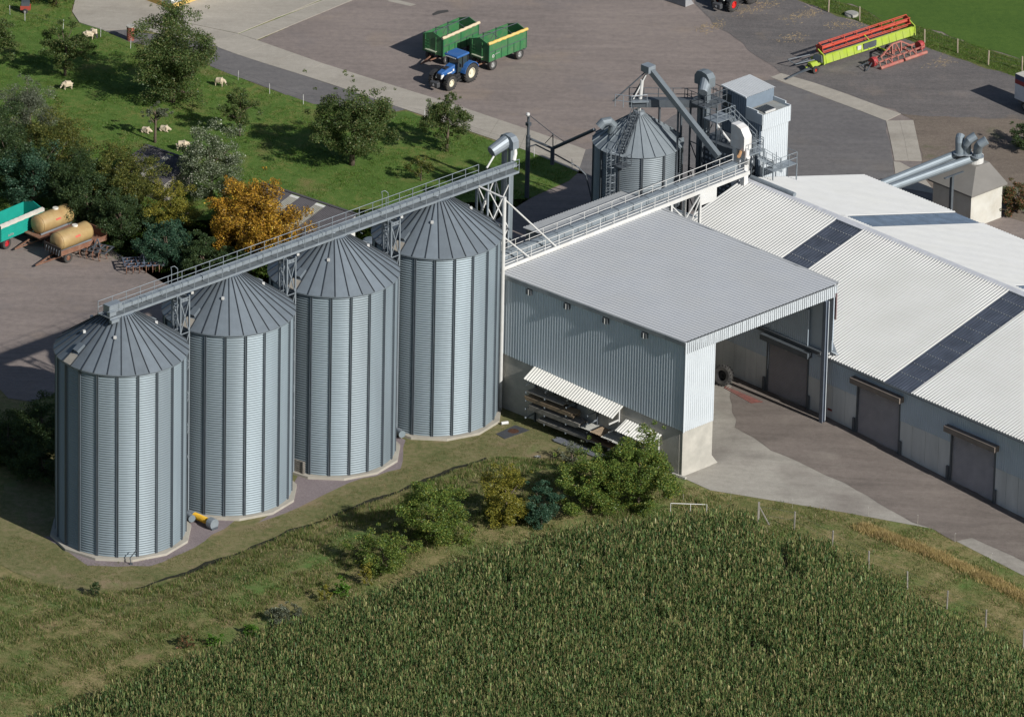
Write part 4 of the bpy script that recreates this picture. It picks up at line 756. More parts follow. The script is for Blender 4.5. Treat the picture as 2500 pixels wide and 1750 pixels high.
# ------------------------------------------------------------------ vehicles and machines
CREAM = mt('cream_rim', (.68, .64, .50), .5); GREYRIM = mt('grey_rim', (.40, .40, .39), .5, .3); REDM = mt('machine_red', (.52, .05, .035), .5, 0, .1); BLUE = mt('tractor_blue', (.025, .115, .34), .4, 0, .1, 1.5, dirt=(.10, .15, .26), dscale=1.5, damt=.5)
GLASS = mt('cab_glass', (.03, .045, .045), .12, 0, .1, spec=.8); BLK = mt('black_plastic', (.03, .03, .032), .6); GREEN = mt('trailer_green', (.035, .17, .060), .5, 0, .1, 1.5, dirt=(.16, .17, .11), dscale=1.2, damt=.5)
TARP = mt('cream_tarp', (.62, .50, .34), .7, 0, .08, 2); TARPY = mt('yellow_tarp', (.66, .45, .10), .7, 0, .1, 2, dirt=(.6, .52, .35), damt=.6); TEAL = mt('teal_paint', (.012, .30, .235), .5, 0, .07); RUST = mt('rust', (.19, .085, .05), .85, 0, .25, 2.5, dirt=(.32, .22, .16), dscale=1.6, damt=.5)
LIME = mt('lime_paint', (.33, .44, .03), .6, 0, .1, 1.2, dirt=(.34, .36, .16), dscale=1.3, damt=.5); ORNG = mt('reel_red', (.48, .05, .025), .6, 0, .12, 1.2, dirt=(.40, .14, .09), dscale=1.3, damt=.5); PINK = mt('faded_red', (.36, .11, .09), .7, 0, .2, 2, dirt=(.40, .26, .19), dscale=1.5, damt=.7)
TANKM = mt('tank_tan', (.40, .285, .125), .55, 0, .12, 1.2, dirt=(.30, .15, .06), dscale=.9, damt=.6); BSTEEL = mt('blue_steel', (.10, .13, .18), .6, .2, .2, 2, dirt=(.17, .10, .06), damt=.6)
def bevel(o, w=.05, s=2):
    m = o.modifiers.new('bevel', 'BEVEL'); m.width = w; m.segments = s; m.limit_method = 'ANGLE'; return o
def wheel(parent, x, y, R, w, rr, rim, lugs=False, side=1):
    e = bpy.data.objects.new('wheel', None); col.objects.link(e); e.parent = parent; e.location = (x, y, R)
    b = MB(); b.lathe([(rr, -w / 2 * .85), (R * .82, -w / 2), (R * .96, -w / 2 * .82), (R, -w / 2 * .5), (R, w / 2 * .5), (R * .96, w / 2 * .82), (R * .82, w / 2), (rr, w / 2 * .85)], 28, axis='y')
    if lugs:
        n = 20
        for k in range(n):
            for s in (-1, 1):
                a = 2 * pi * (k + .25 * s) / n; a2 = a + .16
                b.beam(((R + .015) * cos(a), s * w * .46, (R + .015) * sin(a)), ((R + .02) * cos(a2), s * w * .05, (R + .02) * sin(a2)), .07, .07, up=(cos(a), 0, sin(a)))
    b.build('tyre', RUBBER, e)
    b = MB(); s = side; b.lathe([(rr, -w * .4), (rr, s * w * .36 if s > 0 else w * .36), (rr * .86, s * w * .40), (rr * .80, s * w * .12), (rr * .35, s * w * .10), (rr * .30, s * w * .30), (0, s * w * .32)], 24, axis='y'); b.build('rim', rim, e)
    return e
def hexa(b, lo, hi): return b.add(list(lo) + list(hi), [(3, 2, 1, 0), (4, 5, 6, 7), (0, 1, 5, 4), (1, 2, 6, 5), (2, 3, 7, 6), (3, 0, 4, 7)])
def tractor(label, loc, rz, paint, rim):
    t = thing('tractor', label, 'tractor', loc, rz)
    b = MB(); hexa(b, [(.05, -.46, 1.2), (2.05, -.36, 1.0), (2.05, .36, 1.0), (.05, .46, 1.2)], [(.05, -.44, 2.05), (1.95, -.30, 1.66), (1.95, .30, 1.66), (.05, .44, 2.05)]); bevel(b.build('hood', paint, t), .09, 3)
    b = MB(); b.box(1.97, 2.08, -.26, .26, 1.02, 1.5); b.build('grille', BLK, t); b = MB(); b.box(.7, 1.3, -.2, .2, 1.80, 1.93); b.build('hood_vent', BLK, t)
    for s in (-1, 1):
        b = MB(); hexa(b, [(1.75, s * .33, 1.15), (2.09, s * .24, 1.1), (2.09, s * .36, 1.1), (1.75, s * .385, 1.15)], [(1.72, s * .30, 1.5), (2.02, s * .22, 1.45), (2.02, s * .33, 1.45), (1.72, s * .37, 1.5)]); b.build('headlight', mt('lamp_glass', (.75, .75, .7), .2), t)
        b = MB(); b.box(.35, .55, s * .475 - .01, s * .475 + .01, 1.5, 1.72); b.box(.6, 1.3, s * .43 - .01, s * .43 + .03 * s + .01, 1.42, 1.5); b.build('decal', mt('decal_white', (.8, .8, .75), .5), t)
        b = MB(); pr = []
        for k in range(11): a = radians(10 + 150 * k / 10); pr.append((-1.45 + 1.1 * cos(a), .95 + 1.12 * sin(a)))
        for k in range(10, -1, -1): a = radians(10 + 150 * k / 10); pr.append((-1.45 + 1.03 * cos(a), .95 + 1.05 * sin(a)))
        b.extr(pr, s * .62, s * 1.22, 1); b.build('rear_fender', paint, t)
        wheel(t, -1.45, s * .98, .95, .6, .52, rim, True, s); wheel(t, 1.45, s * .95, .73, .5, .38, rim, True, s)
        b = MB(); pr = [(1.45 + r * cos(a), .73 + r * sin(a)) for r, aa in ((.86, np.radians(np.linspace(35, 150, 8))), (.82, np.radians(np.linspace(150, 35, 8)))) for a in aa]; b.extr(pr, s * .72, s * 1.15, 1); b.build('front_fender', BLK, t)
        b = MB(); b.box(-.25, .35, s * .55, s * .95, .45, .55); b.box(-.2, .3, s * .55, s * .9, .85, .92); b.build('step', BLK, t)
        b = MB(); b.box(.15, .22, s * 1.0, s * 1.25, 2.0, 2.35); b.tube([(.1, s * .8, 2.4), (.18, s * 1.12, 2.3)], .025, 6); b.build('mirror', BLK, t)
        b = MB(); b.box(1.1, 1.22, s * .55, s * .68, 1.25, 1.4); b.build('indicator', mt('amber', (.8, .55, .05), .4), t)
    b = MB(); hexa(b, [(-1.35, -.72, 1.3), (.1, -.66, 1.25), (.1, .66, 1.25), (-1.35, .72, 1.3)], [(-1.3, -.74, 2.78), (.0, -.70, 2.78), (.0, .70, 2.78), (-1.3, .74, 2.78)]); b.build('cab_glass', GLASS, t)
    b = MB()
    for x0, x1, y in ((.11, .01, .69), (-.62, -.6, .76), (-1.36, -1.31, .76)):
        for s in (-1, 1): b.beam((x0, s * y, 1.2), (x1, s * y, 2.8), .08)
    b.build('cab_pillar', BLK, t); b = MB(); b.box(-1.5, .32, -.85, .85, 2.77, 3.0); bevel(b.build('cab_roof', paint, t), .1, 3)
    b = MB(); b.box(.2, .34, -.6, .6, 2.72, 2.8); b.build('roof_light', mt('lamp_glass', (.75, .75, .7), .2), t)
    b = MB(); b.box(-1.8, 1.9, -.28, .28, .55, 1.25); b.box(1.3, 1.6, -.8, .8, .55, .8); b.box(-1.65, -1.25, -.8, .8, .7, 1.2); b.box(-.6, .5, .3, .62, .5, 1.1); b.build('chassis', BLK, t)
    b = MB(); b.tube([(.18, -.6, 1.5), (.18, -.6, 3.05), (.1, -.6, 3.15)], .075, 10); b.build('exhaust', DSTEEL, t)
    b = MB(); b.box(2.1, 2.45, -.12, .12, .6, .9); b.build('front_linkage', BLK, t); b = MB(); b.box(2.4, 2.85, -.5, .5, .42, .95); wgt = bevel(b.build('front_weight', mt('weight_iron', (.06, .062, .066), .6), t), .08, 2)
    b = MB(); pr = [(.17 * (1 if k % 2 == 0 else .38) * sin(pi * k / 5), .66 + .17 * (1 if k % 2 == 0 else .38) * cos(pi * k / 5)) for k in range(10)]; b.extr(pr, 2.852, 2.858, 0); b.build('star_emblem', mt('emblem', (.6, .6, .6), .5), wgt)
    b = MB()
    for s in (-1, 1): b.beam((-1.8, s * .4, .6), (-2.5, s * .42, .5), .09); b.beam((-1.8, s * .3, 1.1), (-2.4, s * .4, .6), .06)
    b.build('rear_linkage', BLK, t); b = MB(); b.box(-1.75, -1.45, -.35, .0, 1.4, 1.75); b.build('hydraulic_block', mt('orange_part', (.5, .12, .03), .6), t)
    return t
def mid(p, q): return ((p[0] + q[0]) / 2, (p[1] + q[1]) / 2)
hd = radians(230.8); lf = (cos(hd + pi / 2), sin(hd + pi / 2)); m_ = mid(g('T5', 372, 715), g('T5', 555, 635))
tractor('blue tractor with cream wheel rims parked in front of two green trailers', (m_[0] - .97 * lf[0], m_[1] - .97 * lf[1], 0), hd, BLUE, CREAM)
p = g('N', 1788, 28); lf = (cos(hd + pi / 2), sin(hd + pi / 2)); c = (p[0] - .95 * lf[0] - 1.45 * cos(hd), p[1] - .95 * lf[1] - 1.45 * sin(hd))
tractor('dark tractor with bright red wheel rims standing on the gravel', (c[0], c[1], 0), hd, mt('dark_green_paint', (.02, .05, .025), .4), mt('red_rim', (.62, .03, .025), .5))
def tipper(label, loc, rz, paint, tarp, L=5.3, Wd=2.42, zb=1.05, zt=2.85, hoops=True, rib='v', rim=GREYRIM, folded=False, group=None):
    t = thing('tipper_trailer', label, 'trailer', loc, rz, group); hx, hy = L / 2, Wd / 2
    b = MB(); b.box(-hx, hx, -hy, hy, zb, zb + .08); b.build('floor', WOODG if rib == 'v' else paint, t)
    for s, nm in ((1, 'side_wall'), (-1, 'side_wall')):
        b = MB(); b.box(-hx, hx, s * hy - .03, s * hy + .03, zb, zt); sw = b.build(nm, paint, t)
        if rib == 'v':
            for k in range(7):
                x = -hx + L * k / 6; b = MB(); b.box(x - .05, x + .05, s * (hy + .03) - .03, s * (hy + .03) + .03, zb, (zt if k in (0, 3, 6) else zb + (zt - zb) * .55)); b.build('stake', mt('dark_green', (.02, .10, .045), .5), sw)
            b = MB(); b.box(-hx, hx, s * (hy + .035) - .01, s * (hy + .035) + .01, zb + (zt - zb) * .53, zb + (zt - zb) * .57); b.build('seam', DSTEEL, sw)
        else:
            for k in range(5): z = zb + .15 + (zt - zb - .2) * k / 5; b = MB(); b.box(-hx, hx, s * (hy + .03) - .035, s * (hy + .03) + .035, z, z + .17); b.build('rib', paint, sw)
    for x, nm, pk in ((hx, 'front_wall', .42), (-hx, 'rear_wall', .42)):
        b = MB(); b.extr([(-hy, zb), (hy, zb), (hy, zt), (0, zt + pk), (-hy, zt)], x - .03, x + .03, 0); fw_ = b.build(nm, paint, t)
        if nm == 'front_wall':
            b = MB(); b.box(hx + .03, hx + .32, -.8, .5, zb + .3, zb + .36); b.build('step_board', mt('pale_board', (.35, .38, .28), .8), fw_)
            for yy in (-.95, .35): b = MB(); b.box(hx + .03, hx + .09, yy - .04, yy + .04, zb, zt); b.build('front_stake', paint, fw_)
            b = MB()
            for k in range(4): b.box(hx + .06, hx + .1, -.95, -.55, zb + .35 + k * .3, zb + .39 + k * .3)
            b.build('ladder', paint, fw_)
    if hoops:
        b = MB(); b.tube([(-hx, 0, zt + .42), (hx, 0, zt + .42)], .04, 6); b.build('ridge_pole', DSTEEL, t)
        for x in (-.9, .9): b = MB(); b.beam((x, -hy, zb + .5), (x, -hy + .05, zt + .1), .09); b.tube([(x, -hy, zt), (x, 0, zt + .42), (x, hy, zt)], .03, 6); b.tube([(x, -hy + .05, zt - .2), (x + .7, -hy + .06, zt - .9)], .025, 5); b.build('hoop', DSTEEL, t)
    if not folded:
        b = MB(); b.tube([(-hx - .12 + (L + .24) * k / 24, hy + .02, zt + .1 + .02 * sin(k * 1.7)) for k in range(25)], [.15 + .018 * sin(k * 2.3) for k in range(25)], 10); b.build('rolled_tarp', tarp, t)
    else:
        b = MB(); b.add([p for k in range(19) for p in ((-hx - .1 + (L + .2) * k / 18, hy - .15, zt + .12 + .02 * (k % 2)), (-hx - .1 + (L + .2) * k / 18, hy + .12, zt + .05), (-hx - .1 + (L + .2) * k / 18, hy + .12, zt - .22 + .02 * (k % 3)))], [(k * 3 + j, k * 3 + j + 1, k * 3 + j + 4, k * 3 + j + 3) for k in range(18) for j in range(2)]); b.build('folded_tarp', tarp, t)
    b = MB(); b.box(-hx + .2, hx - .2, -.45, -.33, zb - .3, zb); b.box(-hx + .2, hx - .2, .33, .45, zb - .3, zb)
    for x in (-1.9, 1.9): b.box(x - .08, x + .08, -.9, .9, .48, .62); b.box(x - .3, x + .3, -.5, .5, .6, zb - .25)
    b.build('chassis', DSTEEL, t)
    for x in (-1.9, 1.9):
        for s in (-1, 1): wheel(t, x, s * .98, .55, .42, .3, rim, False, s)
    b = MB(); b.beam((2.1, .45, .7), (4.2, 0, .55), .1); b.beam((2.1, -.45, .7), (4.2, 0, .55), .1); b.tube([(4.2, 0, .55), (4.5, 0, .5)], .06, 8); b.build('drawbar', RUST if rib == 'v' else DSTEEL, t)
    b = MB(); b.box(-hx - .25, -hx, -1, 1, .75, .9); b.build('bumper', DSTEEL, t)
    return t, hy
lf2 = lambda a: (cos(a + pi / 2), sin(a + pi / 2))
a1_ = radians(228); m_ = mid(g('T5', 755, 528), g('T5', 1003, 432)); l = lf2(a1_)
t, hy = tipper('green tipper trailer with rolled yellow tarp behind the blue tractor', (m_[0] - .98 * l[0], m_[1] - .98 * l[1], 0), a1_, GREEN, TARPY, group='green tipper trailers')
b = MB(); b.lathe([(.09, 0), (.16, 0), (.16, .01), (.09, .01)], 16, (2.1, hy + .07, 1.55), 'y'); b.build('ring_emblem', WHITE, t)
b = MB()
for k in range(5): b.beam((1.85 - k * .14, hy + .075, 1.62 + .02 * (k % 2)), (1.76 - k * .14, hy + .075, 1.74), .05, .01)
b.build('lettering', WHITE, t)
a2_ = radians(231); l = lf2(a2_); m_ = mid(g('T5', 300, 255, 2.9), g('T5', 640, 95, 2.9))
tipper('green tipper trailer with rolled cream tarp and long shadow beside it', (m_[0] - 1.22 * l[0], m_[1] - 1.22 * l[1], 0), a2_, GREEN, TARP, group='green tipper trailers')
a3_ = radians(230); l = lf2(a3_); m_ = mid(g('T7', 15, 225, 2.6), g('T7', 320, 92, 2.6))
t, hy = tipper('teal tipper trailer with folded pale tarp beside the rusty tank wagons', (m_[0] - 1.22 * l[0], m_[1] - 1.22 * l[1], 0), a3_, TEAL, mt('pale_tarp', (.55, .52, .46), .8), L=5.6, zb=1.0, zt=2.55, hoops=False, rib='h', rim=mt('red_rim2', (.45, .03, .04), .5), folded=True)
b = MB()
for k, hgt in enumerate((.2, .14, .18, .24, .18, .2, .14)): b.beam((1.9 - k * .11, hy + .09, 1.3), (1.87 - k * .11, hy + .09, 1.3 + hgt), .06, .02)
b.build('lettering', WHITE, t)
def flat_wagon(label, loc, rz, boards=True):
    t = thing('flatbed_wagon', label, 'wagon', loc, rz, 'rusty wagons carrying tanks'); L, Wd = 5.6, 2.3
    b = MB(); b.box(-2.8, 2.8, -1.15, 1.15, .95, 1.05); b.build('bed', RUST, t)
    if boards:
        for s in (-1, 1): b = MB(); b.box(-2.8, 2.8, s * 1.15 - .03, s * 1.15 + .03, 1.0, 1.45); b.build('side_board', RUST, t)
        b = MB(); b.box(-2.83, -2.77, -1.15, 1.15, 1.0, 1.9); b.build('rear_board', RUST, t); b = MB(); b.box(2.77, 2.83, -1.15, 1.15, 1.0, 1.75); b.build('front_board', mt('dark_board', (.07, .055, .045), .8), t)
        for k in range(6): b = MB(); b.beam((2.86, -.9 + k * .35, .9), (2.86, -.9 + k * .35 + .12, 1.5), .04); b.build('board_strut', GSTEEL, t)
    b = MB(); b.box(-2.5, 2.5, -.5, -.38, .7, .95); b.box(-2.5, 2.5, .38, .5, .7, .95)
    for x in (-1.8, 1.8): b.box(x - .07, x + .07, -.85, .85, .45, .6); b.box(x - .3, x + .3, -.45, .45, .55, .75)
    b.build('chassis', RUST, t)
    for x in (-1.8, 1.8):
        for s in (-1, 1): wheel(t, x, s * .95, .5, .3, .26, RUST, False, s)
    b = MB(); b.beam((2.0, .5, .6), (4.9, 0, .3), .1); b.beam((2.0, -.5, .6), (4.9, 0, .3), .1); b.beam((3.2, .3, .5), (3.2, -.3, .5), .08); b.build('drawbar', RUST, t); return t
def tank(label, loc, rz, z):
    t = thing('tank', label, 'tank', (loc[0], loc[1], z), rz, 'tan plastic tanks on wagons'); R = .88
    b = MB(); b.lathe([(0, -2.16), (R * .6, -2.12), (R * .92, -2.0), (R, -1.85), (R, 1.85), (R * .92, 2.0), (R * .6, 2.12), (0, 2.16)], 30, (0, 0, R), 'x'); b.build('shell', TANKM, t, True)
    for x in (-1.86, 1.86): b = MB(); b.lathe([(R, -.025), (R + .02, -.025), (R + .02, .025), (R, .025)], 30, (x, 0, R), 'x'); b.build('hoop', mt('tank_seam', (.33, .22, .09), .6), t)
    b = MB(); b.lathe([(0, .14), (.26, .14), (.28, .1), (.28, .0), (.22, -.05)], 18, (-.4, 0, 2 * R)); b.build('lid', mt('lid_white', (.68, .64, .55), .5), t)
    b = MB(); a = radians(8); b.add([(x, R * cos(q), R + R * sin(q)) for q in (radians(12), radians(24)) for x in (-.3, .35)], [(0, 1, 3, 2)]); 
    for q in range(len(b.v)): b.v[q] = (b.v[q][0], b.v[q][1] * 1.012, R + (b.v[q][2] - R) * 1.012)
    b.build('warning_sticker', mt('sticker', (.55, .12, .08), .6), t); b = MB()
    for s in (-.5, .5): b.box(-2, 2, s - .06, s + .06, 0, .14)
    b.build('skid', GSTEEL, t); return t
wa = radians(225); m_ = mid(g('T7', 455, 450, 1.0), g('T7', 830, 335, 1.0)); l = lf2(wa); w1 = (m_[0] - 1.17 * l[0], m_[1] - 1.17 * l[1]); l2 = (cos(wa), sin(wa))
flat_wagon('rusty flatbed wagon with side boards in front of the hedge', (*w1, 0), wa); tank('tan cylindrical tank lying on the wagon with side boards', (w1[0] + .45 * l2[0], w1[1] + .45 * l2[1]), wa + radians(3), 1.05)
m_ = mid(g('T7', 330, 300, 1.15), g('T7', 560, 200, 1.15)); w2 = (m_[0] - .8 * l[0], m_[1] - .8 * l[1])
flat_wagon('rusty flatbed wagon without boards beside the teal trailer', (w2[0] + .2, w2[1] + .1, 0), wa, False); tank('tan cylindrical tank lying on the wagon without boards', w2, wa + radians(3), 1.05)
def cultivator(name, label, loc, rz, L, Wd, frame, tine, nx, ny, hh_=.75, cat='cultivator', roller=False):
    t = thing(name, label, cat, loc, rz)
    for k in range(ny): y = -Wd / 2 + Wd * k / (ny - 1); b = MB(); b.beam((-L / 2, y, hh_), (L / 2, y, hh_ + .03 * k), .13); b.build('frame_beam', frame, t)
    for k in range(4): x = -L / 2 + L * k / 3; b = MB(); b.beam((x, -Wd / 2, hh_ + .1), (x, Wd / 2, hh_ + .1), .11); b.build('cross_beam', frame, t)
    for k in range(nx):
        for j in range(ny):
            x = -L / 2 + L * (k + .5 * (j % 2) + .2) / nx; y = -Wd / 2 + Wd * j / (ny - 1); b = MB(); b.tube([(x, y, hh_), (x, y - .3, hh_ + .12), (x, y - .42, hh_ - .25), (x, y - .25, .12), (x, y, .02)], [.05, .05, .045, .04, .03], 5); b.build('tine', tine, t)
    b = MB(); b.beam((-.4, 0, hh_), (0, .1, hh_ + .9), .1); b.beam((.4, 0, hh_), (0, .1, hh_ + .9), .1); b.beam((0, .1, hh_ + .9), (0, -Wd / 2, hh_ + .15), .08); b.build('headstock', frame, t)
    if roller:
        for s in (-1, 1): b = MB(); b.lathe([(0, -L * .23), (.17, -L * .23), (.17, L * .23), (0, L * .23)], 10, (s * L * .25, -Wd / 2 - .45, .2), 'x'); b.build('roller', frame, t); b = MB(); b.beam((s * L * .25, -Wd / 2, hh_), (s * L * .25, -Wd / 2 - .5, .4), .12); b.build('roller_arm', frame, t)
    return t
c = mid(g('T7', 830, 560), g('T7', 1200, 600)); cultivator('spring_harrow', 'blue grey spring tine harrow lying at the hedge edge', (c[0] + .9, c[1] + .9, 0), radians(10), 3.6, 1.9, BSTEEL, RUST, 6, 4, .7, 'harrow')
c = g('T7', 740, 470); cultivator('old_cultivator', 'rusty old cultivator standing behind the tank wagon', (c[0], c[1] + .4, 0), radians(-25), 2.6, 1.6, DSTEEL, RUST, 4, 3, .8)
# pink red folded cultivator
c0, c1 = g('T6', 790, 488), g('T6', 1225, 335); c = mid(c0, c1); ang = atan2(c1[1] - c0[1], c1[0] - c0[0])
t = cultivator('folding_cultivator', 'faded red folding cultivator lying near the wire fence', (c[0] - .5, c[1] + .6, 0), ang, 6.6, 1.0, PINK, PINK, 8, 2, .65, roller=True)
for s in (-1, 1): 
    b = MB(); b.beam((s * .6, 0, .7), (s * .6, .1, 1.7), .14); b.beam((s * .6, .1, 1.7), (s * 2.2, 0, .8), .12); b.build('folding_arm', PINK, t); b = MB(); b.lathe([(0, -.25), (.45, -.25), (.5, 0), (.45, .25), (0, .25)], 14, (s * 3.2, 0, .6), 'x'); b.build('end_disc', mt('deep_red', (.34, .04, .04), .6), t)
b = MB(); b.beam((-3.3, 0, .6), (-4.6, -.5, .2), .08); b.beam((-3.3, .2, .6), (-4.4, .7, .25), .07); b.beam((-4.6, -.5, .2), (-4.2, .7, .3), .06); b.build('marker_arm', DSTEEL, t); b = MB(); b.beam((-.6, .1, 1.7), (.6, .1, 1.7), .13); b.build('top_beam', PINK, t)
# combine header on its trailer
h0, h1 = g('T6', 415, 432, .45), g('T6', 1110, 205, .45); ang = atan2(h1[1] - h0[1], h1[0] - h0[0]); HL = hypot(h1[0] - h0[0], h1[1] - h0[1])
hd_ = thing('combine_header', 'lime green combine header with red reel on its trailer', 'harvester header', (h0[0], h0[1], 0), ang)
b = MB(); b.extr([(0, .45), (.12, .45), (.3, 1.2), (.16, 1.27)], 0, HL, 0); bp_ = b.build('back_panel', LIME, hd_)
for k in range(13): x = .3 + HL * k / 13; b = MB(); b.beam((x, -.02, .5), (x + .0, .14, 1.18), .09, .07); b.build('panel_rib', LIME, bp_)
b = MB(); b.box(.3, HL - .3, .12, .2, 1.24, 1.34); b.build('top_rail', LIME, hd_); b = MB(); b.box(HL * .43, HL * .57, -.01, .1, .62, 1.22); b.build('feeder_opening', DSTEEL, hd_); b = MB(); b.box(HL * .36, HL * .40, -.03, .05, .8, 1.2); b.build('data_plate', WHITE, hd_)
b = MB(); b.extr([(.1, .42), (1.55, .35), (1.55, .4), (.6, .55), (.1, .9)], .05, HL - .05, 0); b.build('trough', DSTEEL, hd_)
b = MB(); b.tube([(.4, .75, .75), (HL - .4, .75, .75)], .28, 10); b.build('auger', mt('auger_grey', (.3, .3, .28), .5, .4), hd_)
for x in (0, HL):
    b = MB(); b.extr([(-.05, .4), (1.7, .35), (1.9, .6), (1.2, 1.15), (.35, 1.5), (.1, 1.4)], x - .06, x + .06, 0); b.build('end_plate', LIME, hd_)
b = MB(); b.extr([(.2, .6), (1.5, .55), (1.5, .9), (.9, 1.25), (.3, 1.3)], -.12, -.07, 0); b.build('end_cover', mt('cover_grey', (.33, .35, .37), .5), hd_)
b = MB(); b.tube([(.2, 1.0, 1.72), (HL - .2, 1.0, 1.72)], .17, 12); rc = b.build('reel_tube', ORNG, hd_)
for k in range(6): a = 2 * pi * k / 6 + .3; b = MB(); b.tube([(.2, 1.0 + .55 * cos(a), 1.72 + .55 * sin(a)), (HL - .2, 1.0 + .55 * cos(a), 1.72 + .55 * sin(a))], .045, 6); b.build('reel_bat', ORNG, hd_)
for j in range(8):
    x = .25 + (HL - .5) * j / 7; b = MB()
    for k in range(6): a = 2 * pi * k / 6 + .3; b.beam((x, 1.0, 1.72), (x, 1.0 + .55 * cos(a), 1.72 + .55 * sin(a)), .07, .05)
    if j in (0, 7): b.extr([(1.0 + .52 * cos(2 * pi * k / 6 + .3), 1.72 + .52 * sin(2 * pi * k / 6 + .3)) for k in range(6)], x - .03, x + .03, 0)
    b.build('reel_spider', ORNG, hd_)
for x in (.0, HL * .5, HL): b = MB(); b.beam((x, .2, 1.35), (x, .95, 1.72), .12); b.build('reel_arm', LIME, hd_)
b = MB(); b.beam((-2.0, .5, .42), (HL * .85, .5, .42), .16, .2); b.beam((HL * .6, -.9, .35), (HL * .6, 1.1, .35), .12); b.build('trailer_frame', LIME, hd_)
for y in (-.8, 1.1): wheel(hd_, HL * .64, y, .42, .3, .2, ORNG, False, -1)
for y in (-.35, .55): wheel(hd_, -1.5, y, .38, .26, .17, ORNG, False, -1)
b = MB(); b.extr([(-.3, .7), (.5, .7), (.5, .95), (.1, 1.0)], -1.75, -.9, 0); b.build('dolly', LIME, hd_); b = MB(); b.beam((-1.7, .2, .5), (-4.9, .0, .25), .13); b.beam((-1.7, -.1, .5), (-3.6, .05, .38), .08); b.build('drawbar', DSTEEL, hd_)
b = MB(); b.tube([(-.1, 1.9, .9), (-2.6, 2.4, .85)], .06, 6); b.tube([(-.1, 1.2, .6), (-2.2, 1.7, .5), (-2.6, 2.4, .85)], .06, 6); b.tube([(-.1, 2.1, .4), (-1.9, 1.9, .35)], .08, 6); b.build('crop_divider', DSTEEL, hd_)
# box truck, cut by the picture edge
c = g('Z4', 2228, 592, 3.5); tr = thing('box_truck', 'white truck body with red stripe standing at the gravel yard edge', 'truck', (c[0], c[1], 0), radians(-50)); TW = mt('truck_white', (.55, .58, .62), .45)
b = MB(); b.box(0, 7, 0, 2.5, 1.0, 3.5); b.build('box_body', TW, tr); b = MB(); b.box(-.012, 7.01, -.012, 2.51, 2.55, 3.0); b.build('red_stripe', mt('stripe_red', (.25, .02, .025), .5), tr); b = MB(); b.box(-.01, 7.02, -.01, 2.52, 3.0, 3.5); b.build('top_band', mt('band_blue', (.04, .06, .13), .5), tr)
b = MB(); b.box(.0, 7, 0, 2.5, 3.5, 3.53); b.build('roof', mt('truck_roof', (.5, .48, .42), .6), tr); b = MB(); b.box(.1, 6.9, .4, 2.1, .55, 1.0); b.build('chassis', DSTEEL, tr)
for x in (1.3, 5.5):
    for y, s in ((.3, -1), (2.2, 1)): wheel(tr, x, y, .5, .35, .28, GREYRIM, False, s)
for z in (1.5, 2.2): b = MB(); b.box(-.06, -.01, .3, .7, z, z + .06); b.build('hinge', WHITE, tr)
# loader bucket
c = g('N', 1650, 14); t = thing('loader_bucket', 'grey loader bucket with bright worn edge lying on the yard', 'bucket', (c[0], c[1] + .3, 0), radians(-40))
b = MB(); b.extr([(0, .05), (1.3, .02), (1.3, .06), (.3, .15), (.1, .8), (.25, 1.1), (.15, 1.12), (-.05, .8)], -1.2, 1.2, 0); b.build('shell', mt('bucket_grey', (.2, .22, .25), .5, .4), t)
for s in (-1.2, 1.2): b = MB(); b.extr([(0, .05), (1.3, .02), (.9, .5), (.25, 1.1), (.0, .8)], s - .03, s + .03, 0); b.build('cheek', mt('worn_edge', (.55, .56, .58), .4, .5), t)
# ------------------------------------------------------------------ small buildings and yard things
c = g('Z1', 1370, 80); t = thing('white_building', 'corner of a whitewashed building with yellow base on the concrete apron', 'building', (c[0], c[1], 0), radians(48)); 
b = MB(); b.box(0, 12, 0, 10, .55, 4); b.build('wall', mt('whitewash', (.66, .66, .63), .9, 0, .06, 1, dirt=(.35, .36, .36), dscale=.9, damt=.5), t); b = MB(); b.box(-.03, 12, -.03, 10, 0, .55); b.build('yellow_base', mt('ochre_base', (.62, .42, .13), .8, 0, .12), t); b = MB(); b.box(-.3, 12.3, -.3, 10.3, 4, 4.2); b.build('roof', CONCD, t)
BR = mt('brick', (.36, .12, .08), .9, 0, .2, 3)
m, n_, l_, b_ = nodes('brickwork'); bt = n_.new('ShaderNodeTexBrick'); bt.inputs['Scale'].default_value = 3.2; bt.inputs['Color1'].default_value = (.40, .11, .07, 1); bt.inputs['Color2'].default_value = (.28, .10, .07, 1); bt.inputs['Mortar'].default_value = (.45, .42, .38, 1)
ge = n_.new('ShaderNodeTexCoord'); l_.new(ge.outputs['Generated'], bt.inputs['Vector']); l_.new(bt.outputs[0], b_.inputs['Base Color']); b_.inputs['Roughness'].default_value = .9
c = g('Z1', 1045, 322); t = thing('brick_pillar', 'round red brick pillar with concrete cap at the path', 'pillar', (c[0], c[1], 0)); 
for k in range(14):
    for j in range(8): a = 2 * pi * (j + .5 * (k % 2)) / 8; b = MB(); b.beam((.3 * cos(a) - .11 * sin(a), .3 * sin(a) + .11 * cos(a), .06 + k * .1), (.3 * cos(a) + .11 * sin(a), .3 * sin(a) - .11 * cos(a), .06 + k * .1), .11, .085); b.build('brick', BR if (k + j) % 3 else mt('brick_dark', (.24, .09, .07), .9), t)
b = MB(); b.tube([(0, 0, 0), (0, 0, 1.42)], .3, 16); b.build('mortar_core', CONC, t); b = MB(); b.tube([(0, 0, 1.42), (0, 0, 1.52)], .42, 16); b.build('cap', CONC, t)
SROOF = mt('dark_wave_roof', (.075, .07, .075), .85, 0, .15, 1.2); PALES = mt('pale_sheet', (.24, .235, .20), .8)
